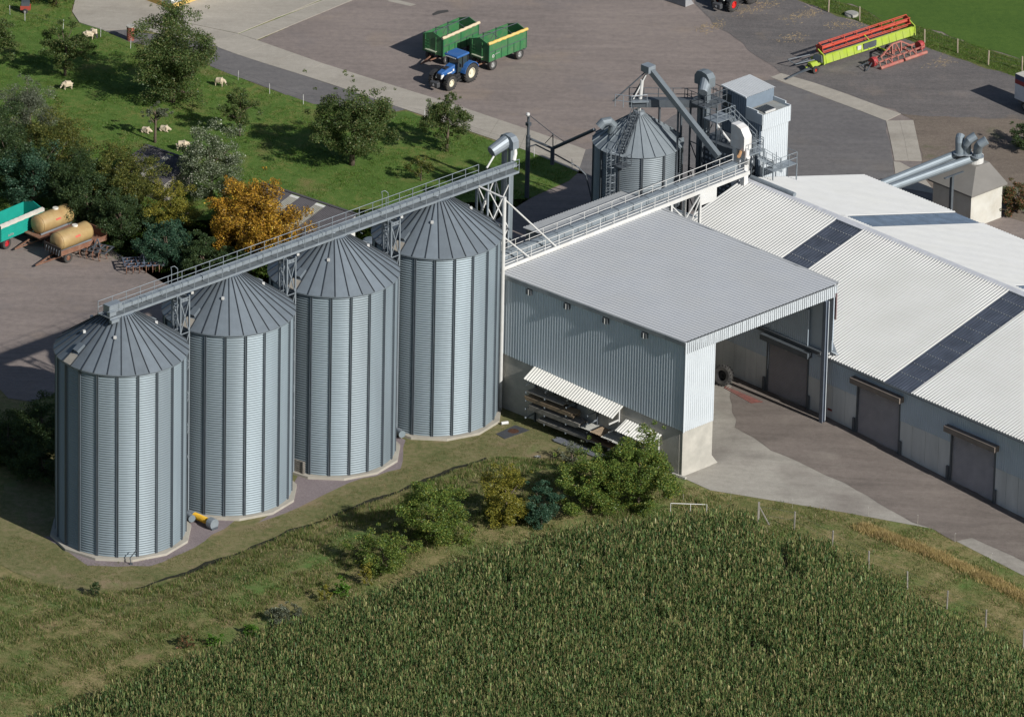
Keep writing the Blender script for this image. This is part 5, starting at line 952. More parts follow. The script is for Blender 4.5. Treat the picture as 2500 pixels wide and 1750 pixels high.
def shed(label, a, b2, z, depth, drop, stripes, wall):
    a, b2 = np.array(a[:2]), np.array(b2[:2]); d = b2 - a; L = np.hypot(*d); ang = atan2(d[1], d[0]); t = thing('garden_shed', label, 'shed', (a[0], a[1], 0), ang)
    e = [0] + [x for s in stripes for x in s] + [L]; al = np.array([0, -1, -drop / depth])
    for i in range(0, len(e), 2): b = MB(); corr(b, (e[i], 0, z), (1, 0, 0), al, e[i + 1] - e[i], .2, .05, (0, 0, 1), -.1, depth, SINE); b.build('roof_sheet', SROOF, t)
    for s0_, s1_ in stripes: b = MB(); corr(b, (s0_, 0, z + .01), (1, 0, 0), al, s1_ - s0_, .2, .05, (0, 0, 1), .5, depth, SINE); b.build('light_sheet', PALES, t)
    b = MB(); b.add([(.1, -.1, 0), (L - .1, -.1, 0), (L - .1, -depth + .3, 0), (.1, -depth + .3, 0), (.1, -.1, z - .03), (L - .1, -.1, z - .03), (L - .1, -depth + .3, z - drop - .02), (.1, -depth + .3, z - drop - .02)], [(3, 2, 1, 0), (4, 5, 6, 7), (0, 1, 5, 4), (1, 2, 6, 5), (2, 3, 7, 6), (3, 0, 4, 7)]); b.build('wall', wall, t)
    b = MB(); b.beam((-.1, .08, z + .06), (L + .1, .08, z + .06), .3, .08); b.build('ridge_trim', SROOF, t); return t
shed('dark corrugated shed roof with one pale sheet among the hedge trees', g('Z1', 1155, 1165, 2.7), g('Z1', 1560, 1300, 2.7), 2.7, 4.6, .9, [(2.9, 3.6)], WOODG)
t = shed('dark corrugated shed with two pale sheets behind the orange tree', g('Z6', 130, 160, 3.0), g('Z6', 890, 412, 3.0), 3.0, 5.2, 1.0, [(3.6, 4.6), (6.6, 7.7)], mt('shed_wall', (.62, .62, .58), .9, 0, .06))
c = g('Z6', 1005, 610, 2.6); t = thing('round_tank', 'grey round tank with flat lid behind the middle silos', 'tank', (c[0], c[1], 0)); b = MB(); b.tube([(0, 0, 0), (0, 0, 2.3)], .55, 20); b.build('body', GSTEEL, t); b = MB(); b.lathe([(0, 2.75), (.6, 2.7), (.74, 2.62), (.74, 2.5), (.5, 2.3)], 24); b.build('lid', GROOF, t)
t_ = t; b = MB(); b.tube([(-.9 + .1 * cos(k), -.3 + .02 * k, 3.3 if k in (0, 5) else 3.4) for k in range(6)], .02, 5); b.build('handrail', GSTEEL, t_)
# tyre, red grating under the canopy
c = g('B3', 1850, 468); t = thing('spare_wheel', 'large worn tractor tyre leaning inside the canopy opening', 'wheel', (c[0], c[1] + .3, 0), radians(-30)); wh = wheel(t, 0, 0, .92, .6, .48, BLK, True, 1); wh.rotation_euler = (radians(-14), 0, 0); wh.location = (0, 0, .93)
q = [np.array(g('B3', *p)) for p in ((1870, 470), (2180, 600), (2080, 610), (1860, 485))]; t = thing('floor_grating', 'red barred floor grating set in the drive under the canopy', 'grating', (*mid(q[0], q[2]), .05)); t['_org'] = (*mid(q[0], q[2]), .05)
for k in range(16):
    s = (k + .5) / 16; a = q[0] + (q[1] - q[0]) * s; e = q[3] + (q[2] - q[3]) * s; b = MB(); b.beam(a + np.array([0, 0, .07]), e + np.array([0, 0, .07]), .11, .04); b.build('bar', mt('grate_red', (.17, .05, .04), .8, 0, .35), t)
# lean-to roofs and timber rack on the canopy wall
lt = wthing('timber_rack', 'timber rack with white wavy lean-to roof on the hall side wall', 'rack', -.7, 13)
WAVE = mt('white_wave', (.70, .69, .64), .8, 0, .06, 1.2, dirt=(.4, .38, .32), damt=.4)
b = MB(); corr(b, (-.06, 6.8, 4.62), (0, 1, .055), np.array([-1, 0, -.5]), 10.4, .29, .06, (0, 0, 1), 0, 1.45, SINE); b.build('roof_sheet', WAVE, lt)
for u_ in (7.2, 9.7, 12.2, 14.7, 16.9):
    b = MB(); b.box(-.22, -.08, u_ - .07, u_ + .07, 0, 4.5); b.build('upright', WHITE if u_ < 9 else DSTEEL, lt)
    for z in (.85, 1.7, 2.5, 3.3): b = MB(); b.box(-1.5, -.2, u_ - .05, u_ + .05, z - .12, z); b.build('rack_arm', WHITE if u_ < 9 else GSTEEL, lt)
    b = MB(); b.beam((-.2, u_, 4.45), (-1.4, u_, 3.85), .1); b.build('rafter', WHITE, lt)
ua, ub = 6.46, 2.31
l2_ = wthing('lean_to', 'small white wavy lean-to roof low on the concrete wall', 'lean-to', -.7, 4)
b = MB(); corr(b, (-.06, ub, 3.3), (0, 1, .05), np.array([-1, 0, -.4]), ua - ub, .29, .06, (0, 0, 1), 0, 1.5, SINE); b.build('roof_sheet', WAVE, l2_)
for u_ in (ub + .3, ua - .3): b = MB(); b.box(-.2, -.06, u_ - .06, u_ + .06, 0, 3.2); b.beam((-.1, u_, 3.25), (-1.4, u_, 2.75), .09); b.build('bracket', WHITE, l2_)
def planks(label, u0, u1, z, n, layers, m, v0=-1.45, v1=-.3, ang=0):
    t = wthing('plank_stack', label, 'planks', (v0 + v1) / 2, (u0 + u1) / 2, z)
    for j in range(layers):
        for k in range(n): w_ = (v1 - v0) / n; e = random.uniform(-.25, .25); b = MB(); b.box(v0 + k * w_ + .01, v0 + (k + 1) * w_ - .015, u0 + e, u1 + e * .6, z + j * .09, z + j * .09 + .08); b.build('plank', m, t)
planks('brown planks on the middle arms of the timber rack', 11.4, 17.0, 2.5, 5, 4, WOOD); planks('grey planks on the lower arms of the timber rack', 10.8, 16.6, 1.7, 5, 5, WOODG); planks('weathered planks on the lowest arms of the timber rack', 8.4, 15.5, .85, 4, 3, WOODG); planks('short grey planks on the top arms of the timber rack', 12.5, 16.8, 3.3, 4, 1, WOODG)
t = wthing('sheet_stack', 'loose grey corrugated sheets lying on the rack below the lean-to roof', 'sheets', -.9, 9, 1.9)
for k in range(4): b = MB(); corr(b, (-1.8 + .1 * k, 5.2 + 1.35 * k, 1.85 + .02 * k), (0, 1, 0), (1, 0, .02), 1.35, .18, .04, (0, 0, 1), 0, 1.5, SINE); b.build('sheet', mt('grey_sheet', (.36, .36, .33), .7) if k != 2 else WOOD, t)
planks('dark beams lying below the grey corrugated sheets', 4.2, 9.8, 1.0, 3, 2, mt('brown_beam', (.14, .085, .05), .85, 0, .3, 3)); planks('steel grey battens on the ground beside the timber rack', 6.8, 13, .08, 6, 1, mt('batten', (.16, .17, .19), .7), -2.3, -1.3)
c = g('B3', 185, 650); t = thing('steel_trestle', 'dark steel trestle leaning at the wall beside the timber rack', 'trestle', (c[0], c[1] + .2, 0), radians(20))
b = MB()
for s in (-.45, .45): b.beam((s, -.3, 0), (s, 0, 1.35), .07); b.beam((s, .4, 0), (s, 0, 1.35), .07)
b.beam((-.45, 0, 1.35), (.45, 0, 1.35), .07); b.beam((-.45, .1, .5), (.45, .1, .5), .06); b.build('frame', DSTEEL, t); b = MB(); b.box(-.3, .25, -.55, -.4, .02, .14); b.build('red_brick', BR, t)
q = [g('B3', *p, .03) for p in ((35, 850), (190, 780), (305, 820), (105, 890))]; t = thing('rubber_mat', 'dark rubber mat with brown puddle lying in the grass', 'mat', (*q[0][:2], .02)); t['_org'] = q[0]; b = MB(); b.prism([p[:2] for p in q], .03, .06); b.build('mat', mt('mat_rubber', (.055, .058, .066), .7), t)
cc = g('B3', 175, 825, .06); b = MB(); b.lathe([(.0, .02), (.38, .02), (.5, .0)], 18, (cc[0], cc[1], .065)); b.build('puddle', mt('rust_water', (.09, .045, .03), .25), t)
c = g('B3', 105, 775); t = thing('drain_pipe', 'short white plastic pipe end lying in the grass by the silo', 'pipe', (c[0], c[1], 0), radians(20)); b = MB(); b.lathe([(.11, -.32), (.15, -.32), (.15, .32), (.11, .32)], 16, (0, 0, .16), 'x'); b.build('pipe', WHITE, t)
c = g('B3', 1500, 1195); t = thing('kerb_stone', 'grey kerb stones lying at the foot of the hall corner', 'kerb', (c[0], c[1], 0), radians(-35))
for k in range(2): b = MB(); b.box(-.7 + k * .75, -.02 + k * .75, -.12, .12, 0, .2); b.build('stone', CONC, t)
c = [gt('B3', 1435, 1387, 1.0), gt('B3', 1725, 1397, 1.0)]; t = thing('bar_gate', 'white bar gate on thin posts between bush and corn', 'gate', (c[0][0], c[0][1], 0)); t['_org'] = (c[0][0], c[0][1], 0)
b = MB(); b.tube([(c[0][0], c[0][1], c[0][2] + .8), (c[1][0], c[1][1], c[1][2] + .8)], .035, 8); b.build('bar', WHITE, t)
for s in (0, .55, 1.): b = MB(); p = [c[0][i] + (c[1][i] - c[0][i]) * s for i in range(3)]; b.tube([(p[0], p[1], p[2] - .1), (p[0], p[1], p[2] + .8)], .03, 6); b.build('post', WHITE, t)
# fences
def fence(name, label, spots, r, hgt, m, wire=None, terrain=True, wz=(.9,)):
    P = [(gt(*s) if terrain else g(*s)) for s in spots]; t = thing(name, label, 'fence', (P[0][0], P[0][1], 0)); t['_org'] = (P[0][0], P[0][1], 0)
    for p in P: b = MB(); h_ = hgt * random.uniform(.92, 1.06); b.tube([(p[0], p[1], p[2] - .15), (p[0] + random.gauss(0, .03), p[1], p[2] + h_)], r, 7); b.build('post', m, t)
    if wire:
        for z in wz: b = MB(); b.tube([(p[0], p[1], p[2] + hgt * z) for p in P], wire, 4); b.build('wire', m if wire > .01 else DSTEEL, t)
    return t
fence('wire_fence', 'wooden post and wire fence along the green field', [('Z4', 480, -30), ('Z4', 730, 100), ('Z4', 980, 172), ('Z4', 1235, 265), ('Z4', 1500, 348), ('Z4', 1765, 430), ('Z4', 2010, 525), ('Z4', 2280, 575), ('Z4', 2560, 680)], .075, 1.5, mt('pale_post', (.36, .30, .22), .9), .006, False, (.35, .65, .92))
fence('wire_fence', 'grey post and wire fence along the corn field edge', [('B3', 2135, 1565), ('B8', 455, 105), ('B8', 757, 262), ('B8', 1052, 425), ('B8', 1362, 580), ('B8', 1678, 740), ('B8', 1987, 895), ('B8', 2290, 1060)], .075, 1.75, WOODG, .008, True, (.5, .92))
c = gt('B3', 2135, 1565); t = thing('fence_brace', 'slanting brace and tall corner post of the corn field fence', 'fence post', c); b = MB(); b.beam((0.02, .02, 0), (.02, .02, 2.0), .17); b.build('post', WOODG, t); b = MB(); b.beam((.08, 0, 1.55), (.95, -.25, .0), .08); b.build('brace', WOODG, t)
fence('electric_fence', 'thin white electric fence posts along the orchard edge', [('Z1', 80, 120), ('Z1', 200, 172), ('Z1', 505, 236), ('Z1', 805, 302), ('Z1', 1045, 390), ('Z1', 1905, 645), ('Z1', 2160, 752), ('Z2', 462, 838), ('Z2', 1095, 893), ('Z2', 1430, 962), ('Z3', 178, 1255), ('Z3', 482, 1350)], .028, 1.0, WHITE, .006, False, (.55, .95))
MK = WHITE
for i, s in enumerate([('B3', 1538, 1385), ('B3', 1915, 1385), ('B4', 440, 1450), ('B4', 1048, 1512), ('B4', 1443, 1572), ('B8', 1745, 210), ('B8', 2040, 370)]):
    p = gt(*s); t = thing('marker_stake', 'thin pale marker stake beside the front drive', 'stake', p, 0, 'pale marker stakes along the drive'); b = MB(); b.tube([(0, 0, -.1), (random.gauss(0, .05), 0, .85)], .015, 6); b.build('rod', mt('stake_grey', (.36, .34, .29), .8), t); b = MB(); b.tube([(0, 0, .84), (.01, 0, .9)], .022, 6); b.build('cap', WHITE, t)
c = g('Z4', 915, 128); t = thing('manhole_ring', 'round concrete manhole ring in the grass by the field fence', 'manhole', (c[0], c[1], 0)); b = MB(); b.tube([(0, 0, 0), (0, 0, .28)], .68, 24); b.build('ring', CONC, t); b = MB(); b.tube([(0, 0, .28), (0, 0, .33)], .6, 24); b.build('lid', CONCD, t)
c = g('Z1', 205, 100); t = thing('garden_cart', 'small red and dark cart under the overhanging tree', 'cart', (c[0], c[1], 0)); b = MB(); b.box(-.5, .5, -.35, .35, .35, .75); b.build('tub', mt('cart_red', (.35, .06, .04), .6), t); b = MB(); b.box(-.4, .4, -.3, .3, .75, 1.15); b.build('load', DSTEEL, t)
for s in (-.4, .4): wheel(t, 0, s, .25, .12, .12, GREYRIM)
# ------------------------------------------------------------------ sheep
WOOL = mt('wool', (.56, .47, .34), .95, 0, .15, 6, .6, 14); 
def skin(name, vs, es, rs, m, lv=2):
    me = bpy.data.meshes.new(name); me.from_pydata(vs, es, []); me.materials.append(m); o = bpy.data.objects.new(name, me); col.objects.link(o)
    o.modifiers.new('skin', 'SKIN'); 
    for i, r in enumerate(rs): me.skin_vertices[0].data[i].radius = (r, r) if not hasattr(r, '__len__') else r
    me.skin_vertices[0].data[0].use_root = True; s_ = o.modifiers.new('sub', 'SUBSURF'); s_.levels = lv; s_.render_levels = lv; return o
def sheep_mesh(lying=False):
    z = .30 if lying else .62
    vs = [(0, 0, z), (.35, 0, z + .02), (-.38, 0, z), (.52, 0, z + .06), (.66, 0, z - (.02 if lying else .16)), (.80, 0, z - (.05 if lying else .42)), (-.5, 0, z - .05)]; es = [(0, 1), (0, 2), (1, 3), (3, 4), (4, 5), (2, 6)]
    rs = [(.27, .27), (.24, .25), (.26, .26), .14, .10, .055, .06]
    for x in (.33, -.34):
        for s in (-1, 1):
            n = len(vs); k = 1 if x > 0 else 2; leg = [(x, s * .14, z - .2), (x + .02, s * .13, z * .38), (x, s * .13, .02)] if not lying else [(x, s * .2, z - .12), (x + .12, s * .27, .1), (x + .25, s * .25, .06)]
            vs += leg; es += [(k, n), (n, n + 1), (n + 1, n + 2)]; rs += [.085, .05, .035]
    return skin('sheep', vs, es, rs, WOOL)
SH = [(('Z1', 545, 718), 200, 0, 'cream sheep grazing alone beside the small orchard tree'), (('Z1', 712, 318), 185, 0, 'dark faced sheep turning its head near the path'), (('Z1', 748, 300), -60, 0, 'pale sheep behind the dark faced one near the path'),
      (('Z1', 1755, 692), -20, 0, 'sheep grazing at the edge of the biggest orchard tree'), (('Z1', 1165, 1062), -30, 1, 'woolly sheep lying left of the thin trunk'.replace('left of', 'in the shade of')), (('Z1', 1312, 1050), -20, 1, 'sheep lying in the sun behind the thin trunk'), (('Z1', 1455, 1208), 0, 0, 'white sheep grazing behind the dark shed roof')]
for s, a, ly, lb in SH:
    p = g(*s); o = sheep_mesh(bool(ly)); o.location = (p[0], p[1], 0); o.rotation_euler = (0, 0, radians(a)); tag(o, lb, 'sheep', 'sheep in the orchard')
    if 'white sheep' in lb: o.scale = (1.15,) * 3
    for k in (-1, 1): b = MB(); b.tube([(.68, k * .08, (.62 if not ly else .34) - .05), (.66, k * .2, (.62 if not ly else .34) - .08)], [.03, .015], 6); b.build('ear', WOOL if 'dark' not in lb else BLK, o)
    if 'dark' in lb: b = MB(); b.tube([(.6, 0, .56), (.82, 0, .2)], [.125, .075], 8); b.build('dark_face', BLK, o)
p = gt('B3', 370, 1045); o = skin('cat', [(0, 0, .2), (.16, 0, .2), (-.14, 0, .2), (.26, 0, .3), (-.36, 0, .12), (.14, .06, .08), (.14, .06, .01), (.14, -.06, .08), (.14, -.06, .01), (-.13, .06, .08), (-.13, .06, .01), (-.13, -.06, .08), (-.13, -.06, .01)], [(0, 1), (0, 2), (1, 3), (2, 4), (1, 5), (5, 6), (1, 7), (7, 8), (2, 9), (9, 10), (2, 11), (11, 12)], [.09, .085, .085, .075, .02] + [.03, .025] * 4, mt('cat_fur', (.3, .3, .3), .9, 0, .95, 5)); o.location = p; o.rotation_euler = (0, 0, radians(-20)); tag(o, 'small black and white cat walking in the grass', 'cat')
for k in (-1, 1): b = MB(); b.tube([(.25, k * .04, .35), (.25, k * .05, .42)], [.025, .005], 5); b.build('ear', BLK, o)
# ------------------------------------------------------------------ vegetation
BARK = mt('bark', (.12, .09, .065), .95, 0, .3, 4, .6, 12)
def np_mesh(name, V, faces_n, mat, mats=None, mi=None):
    me = bpy.data.meshes.new(name); nv = len(V); me.vertices.add(nv); me.vertices.foreach_set('co', V.astype(np.float32).ravel())
    k = faces_n; nf = nv // k if mats is None else None
    return me
def poly_mesh(name, V, F_, mat, mi=None):               # V (n,3); F_ (m,k) all faces with k corners
    me = bpy.data.meshes.new(name); m_, k = F_.shape; me.vertices.add(len(V)); me.vertices.foreach_set('co', np.ascontiguousarray(V, np.float32).ravel())
    me.loops.add(m_ * k); me.loops.foreach_set('vertex_index', np.ascontiguousarray(F_, np.int32).ravel()); me.polygons.add(m_)
    me.polygons.foreach_set('loop_start', np.arange(0, m_ * k, k, dtype=np.int32)); me.polygons.foreach_set('loop_total', np.full(m_, k, np.int32))
    for q in (mat if isinstance(mat, list) else [mat]): me.materials.append(q)
    if mi is not None: me.polygons.foreach_set('material_index', np.ascontiguousarray(mi, np.int32))
    me.update(calc_edges=True); me.validate(); return me
def leaf_cloud(C, size, upb=.35):
    n = len(C); d = rng.normal(size=(n, 3)); d[:, 2] *= .6; d /= np.linalg.norm(d, axis=1)[:, None]
    up = np.array([0, 0, 1.]); nr = rng.normal(size=(n, 3)); nr += up * upb * 3; nr -= d * (nr * d).sum(1)[:, None]; nr /= np.linalg.norm(nr, axis=1)[:, None]; s = np.cross(nr, d)
    L = size * rng.uniform(.65, 1.5, (n, 1)); W_ = L * rng.uniform(.45, .7, (n, 1))
    V = np.stack([C - d * L * .5, C + s * W_ * .5, C + d * L * .5, C - s * W_ * .5], 1).reshape(-1, 3)
    return V, np.arange(4 * n).reshape(n, 4)
LM = dict(
    orch=leaf_mt('leaf_orchard', [(0, (.030, .052, .018)), (.5, (.050, .078, .024)), (.85, (.085, .105, .035)), (1, (.12, .10, .045))]),
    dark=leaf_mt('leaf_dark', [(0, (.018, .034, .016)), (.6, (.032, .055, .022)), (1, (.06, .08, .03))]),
    olive=leaf_mt('leaf_olive', [(0, (.035, .048, .014)), (.6, (.075, .085, .022)), (1, (.14, .125, .03))]),
    grey=leaf_mt('leaf_grey', [(0, (.05, .06, .042)), (.6, (.085, .095, .065)), (1, (.16, .17, .13))]),
    silver=leaf_mt('leaf_silver', [(0, (.04, .055, .03)), (.5, (.08, .10, .055)), (.85, (.16, .18, .12)), (1, (.40, .42, .34))]),
    orange=leaf_mt('leaf_orange', [(0, (.10, .065, .018)), (.35, (.22, .115, .02)), (.75, (.36, .19, .022)), (1, (.46, .31, .04))], .35),
    yellow=leaf_mt('leaf_yellow', [(0, (.075, .085, .016)), (.5, (.13, .125, .022)), (1, (.22, .18, .03))]),
    bush=leaf_mt('leaf_bush', [(0, (.036, .064, .016)), (.5, (.076, .120, .026)), (.85, (.128, .160, .034)), (1, (.20, .18, .04))]),
    green=leaf_mt('leaf_green', [(0, (.035, .09, .012)), (.5, (.065, .15, .02)), (1, (.11, .19, .03))]),
    blue=leaf_mt('leaf_blue', [(0, (.018, .045, .030)), (.6, (.030, .070, .045)), (1, (.06, .10, .06))]),
    red=leaf_mt('leaf_red', [(0, (.03, .05, .02)), (.6, (.07, .06, .03)), (1, (.2, .06, .04))]))
def tree(name, label, base, zc, rx, rz, n, lm, size=.17, clumps=None, tr=.16, cat='tree', sprigs=0, group=None, gz0=0., fill=.62, ry=None, droop=0.):
    n = int(n * 1.7); t = thing(name, label, cat, (base[0], base[1], gz0), 0, group); ry = ry or rx; k = int((clumps or int(26 + rx * 16)) * 1.25)
    d = rng.normal(size=(k, 3)); d /= np.linalg.norm(d, axis=1)[:, None]; r = rng.uniform(.18, 1, (k, 1)) ** fill; ph = rng.uniform(0, 6.28, 4)
    lob = 1 + .16 * np.sin(3 * np.arctan2(d[:, 1], d[:, 0]) + ph[0]) + .13 * np.sin(5 * np.arctan2(d[:, 1], d[:, 0]) + 3 * d[:, 2] + ph[1]) + rng.normal(0, .08, k)
    C = d * r * lob[:, None] * np.array([rx, ry, rz]); C[:, 2] += zc; C[:, 2] = np.maximum(C[:, 2], .25)
    cr = rng.uniform(.10, .24, k) * (rx + rz) / 2 * 1.05
    if sprigs:
        sp = np.stack([rng.normal(0, rx * .35, sprigs), rng.normal(0, rx * .35, sprigs), zc + rz * rng.uniform(.92, 1.22, sprigs)], 1); C = np.concatenate([C, sp]); cr = np.concatenate([cr, rng.uniform(.14, .26, sprigs)])
    wgt = cr ** 2.2; wgt /= wgt.sum(); idx = rng.choice(len(C), n, p=wgt); e = rng.normal(size=(n, 3)); e /= np.linalg.norm(e, axis=1)[:, None]; e *= rng.uniform(0, 1, (n, 1)) ** .45
    P = C[idx] + e * cr[idx][:, None] * np.array([1.15, 1.15, .8]); P[:, 2] -= droop * np.abs(rng.normal(0, .5, n)); P[:, 2] = np.maximum(P[:, 2], .04)
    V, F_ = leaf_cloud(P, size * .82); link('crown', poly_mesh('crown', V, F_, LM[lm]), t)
    b = MB(); zt = zc + rz * .35; b.tube([(0, 0, -.1), (.03, .02, zc * .3), (.05 * rx, -.03 * rx, zc * .75), (0, .05, zt)], [tr * 1.25, tr, tr * .7, tr * .25], 9)
    for j in rng.choice(k, min(k, 9), replace=False):
        c = C[j]; z0 = min(max(.25 * zc, c[2] - .5 * rx), zc); b.tube([(0, 0, z0), (c[0] * .5, c[1] * .5, (z0 + c[2]) / 2 - .05), tuple(c)], [tr * .5, tr * .32, tr * .1], 6)
    b.build('trunk', BARK, t, True); return t
def tpx(r, x, y, zc): return g(r, x, y, zc)
tree('orchard_tree', 'largest orchard tree with broad dense dark green crown by the path', g('Z1', 1375, 815), 4.9, 4.2, 4.4, 24000, 'orch', .20, 130, .3, sprigs=14, fill=.55)
tree('orchard_tree', 'small round orchard tree near the two sheep at the path', g('Z1', 520, 608), 3.1, 2.35, 2.15, 8000, 'orch', .17, 60, .13, sprigs=5)
tree('orchard_tree', 'slim young orchard tree with visible trunk near the grazing sheep', g('Z1', 1918, 1092), 2.95, 1.65, 1.95, 4800, 'orch', .16, 42, .11, sprigs=4)
tree('orchard_tree', 'thin sparse orchard tree with grey trunk between lying sheep', g('Z1', 1240, 1142), 3.0, 1.45, .95, 1100, 'grey', .15, 20, .13)
tree('orchard_tree', 'wide orchard tree with upright top shoots beside the asphalt path', g('Z2', 850, 1322), 4.1, 4.25, 3.15, 21000, 'orch', .19, 120, .24, sprigs=24, fill=.55)
tree('orchard_tree', 'medium orchard tree beside a stake near the concrete path', g('Z2', 1608, 1212), 3.1, 2.45, 2.15, 9000, 'orch', .17, 60, .15, sprigs=14)
tree('orchard_tree', 'low sparse young tree on the lawn near the elevator head', g('Z2', 1400, 1450), 1.5, 1.4, 1.1, 1300, 'olive', .14, 22, .06)
tree('orchard_tree', 'orchard tree cut off by the picture edge beside dry grass', g('Z1', -40, 540), 3.0, 2.2, 2.2, 5500, 'orch', .18, 46, .16)
tree('weeping_tree', 'tree with hanging pale green twigs beside the concrete apron', g('Z1', 440, 40), 3.8, 2.7, 3.3, 8000, 'olive', .17, 60, .2, droop=.9)
tree('garden_tree', 'dark tree shading the red cart at the lawn end', g('Z1', 120, -10), 4.2, 2.6, 3.2, 7000, 'dark', .2, 50, .2)
HG = 'trees and shrubs of the hedge'
for r, x, y, zc, rx, rz, n, lm, sz, lb in [
    ('Z1', 230, 900, 4.2, 3.0, 2.6, 8500, 'grey', .15, 'grey green bushy tree at the back of the hedge'),
    ('Z1', 450, 1190, 4.0, 3.1, 3.2, 9500, 'olive', .17, 'tall olive and brown tree rising from the hedge in front of the grey one'),
    ('Z1', 70, 1290, 3.8, 3.1, 2.9, 8500, 'dark', .17, 'dark green tree behind the teal trailer'),
    ('Z1', -90, 1090, 4.0, 3.0, 3.0, 7000, 'dark', .18, 'dark tree at the outer end of the hedge'),
    ('Z1', 970, 1440, 3.2, 2.9, 2.7, 8500, 'olive', .17, 'yellowish green tree beside the shed with one pale sheet'),
    ('Z1', 650, 1470, 3.4, 2.9, 2.9, 8500, 'dark', .17, 'dark leafy tree behind the two tanks'),
    ('Z5', 260, 110, 3.0, 2.9, 2.4, 7500, 'blue', .17, 'bluish dark shrub behind the teal trailer'),
    ('Z1', 1690, 1310, 3.6, 2.6, 3.1, 9000, 'silver', .17, 'silver leaved tree in front of the shed with one pale sheet'),
    ('Z5', 1360, 330, 2.8, 2.2, 1.9, 5500, 'yellow', .16, 'yellowing shrub between silver leaved tree and orange tree'),
    ('Z5', 1330, 640, 1.9, 2.4, 1.8, 6500, 'blue', .16, 'dark bluish shrub beside the spring tine harrow'),
    ('Z5', 1620, 730, 1.7, 2.0, 1.6, 5500, 'dark', .16, 'low dark shrub below the orange tree'),
    ('Z5', 960, 430, 2.2, 2.3, 2.0, 6500, 'dark', .17, 'dark shrub behind the end of the boarded wagon'),
    ('Z5', 690, 300, 2.6, 2.6, 2.3, 7000, 'dark', .17, 'dark shrub behind the boarded wagon tank'),
    ('Z5', 1010, 200, 3.1, 2.5, 2.4, 7000, 'olive', .17, 'olive shrub in front of the dark shed roof'),
    ('B1', 60, 900, 1.5, 3.0, 1.6, 6000, 'dark', .18, 'dark shrub added to deepen the shade behind the end silo beside the yard edge'),  # this and the next two: added shrubs that darken shadowed grass
    ('B1', 330, 760, 1.5, 3.0, 1.6, 6000, 'dark', .18, 'dark shrub added to fill the shade close behind the end silo wall'),
    ('B1', 330, 1080, 1.3, 2.8, 1.4, 5000, 'dark', .18, 'low shrub added to darken the shade at the foot of the end silo'),
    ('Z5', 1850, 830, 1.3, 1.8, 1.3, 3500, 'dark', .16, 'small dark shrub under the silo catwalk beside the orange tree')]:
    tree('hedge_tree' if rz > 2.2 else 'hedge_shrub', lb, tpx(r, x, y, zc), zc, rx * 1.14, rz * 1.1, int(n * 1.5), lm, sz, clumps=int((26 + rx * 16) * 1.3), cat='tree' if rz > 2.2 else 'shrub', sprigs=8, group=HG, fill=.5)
tree('autumn_tree', 'orange autumn tree beside the silos', tpx('N', 622, 532, 3.3), 3.3, 4.5, 3.0, 24000, 'orange', .21, 130, .26, sprigs=10, fill=.5)
tree('shrub', 'reddish dark shrub beside the concrete hut', tpx('T8', 985, 640, 1.5), 1.5, 2.0, 1.5, 4000, 'red', .18, cat='shrub')
tree('shrub', 'dark bush at the dirt yard edge behind the hut', tpx('Z4', 2330, 1090, 1.5), 1.5, 1.9, 1.3, 3500, 'dark', .18, cat='shrub')
BG = 'bushes between corn and silos'
for r, x, y, zc, rx, rz, n, lm, sz, lb in [
    ('B3', 1180, 1165, 3.4, 3.3, 3.5, 23000, 'bush', .18, 'largest green bush below the small lean-to roof'),
    ('B3', 800, 1240, 2.8, 3.0, 3.0, 16000, 'bush', .17, 'olive green bush between largest bush and dark bluish one'),
    ('B3', 400, 1420, 1.9, 1.6, 1.9, 7000, 'blue', .15, 'dark bluish round bush between yellowing bushes'),
    ('B3', 110, 1360, 2.2, 2.5, 2.4, 11000, 'yellow', .16, 'yellow green bush beside the dark bluish round bush'),
    ('B2', 1490, 1500, 2.4, 3.1, 2.8, 15000, 'bush', .17, 'broad yellow tinged bush at the corn edge'),
    ('B6', 1090, 290, 1.6, 2.5, 1.7, 6000, 'bush', .16, 'open spreading shrub with dark gaps beside the broad bush'),
    ('B6', 965, 470, 1.0, .55, 1.0, 900, 'yellow', .15, 'small yellow sapling at the corn edge'),
    ('B6', 785, 575, .8, .68, .8, 1500, 'green', .13, 'small bright green rounded bush beside the yellow sapling'),
    ('B6', 630, 620, .7, .6, .7, 500, 'yellow', .13, 'thin yellowish weed bush near the bright green one'),
    ('B5', 1720, 1000, .5, .7, .5, 900, 'green', .13, 'low bright green weed clump at the corn edge'),
    ('B6', 40, 910, .5, .8, .45, 900, 'green', .13, 'second low green weed clump lower along the corn edge'),
    ('B6', 310, 790, .8, 1.6, .7, 2400, 'grey', .14, 'greyish low thicket beside the corn'),
    ('B5', 1480, 1010, .5, .8, .5, 700, 'red', .13, 'brownish dry weed clump near the corn edge'),
    ('B3', 640, 1010, .9, 1.3, .9, 1300, 'grey', .13, 'brownish sparse shrub beside the largest bush'),
    ('B5', 760, 590, .5, .6, .45, 500, 'dark', .14, 'dark low weed at the ditch bend by the end silo')]:
    p = gt(r, x, y, zc); tree('bush', lb, p, zc, rx, rz, n, lm, sz, cat='bush', sprigs=8 if rx > 1 else 2, group=BG, gz0=p[2], tr=.1 if rx > 1 else .03, fill=.5)
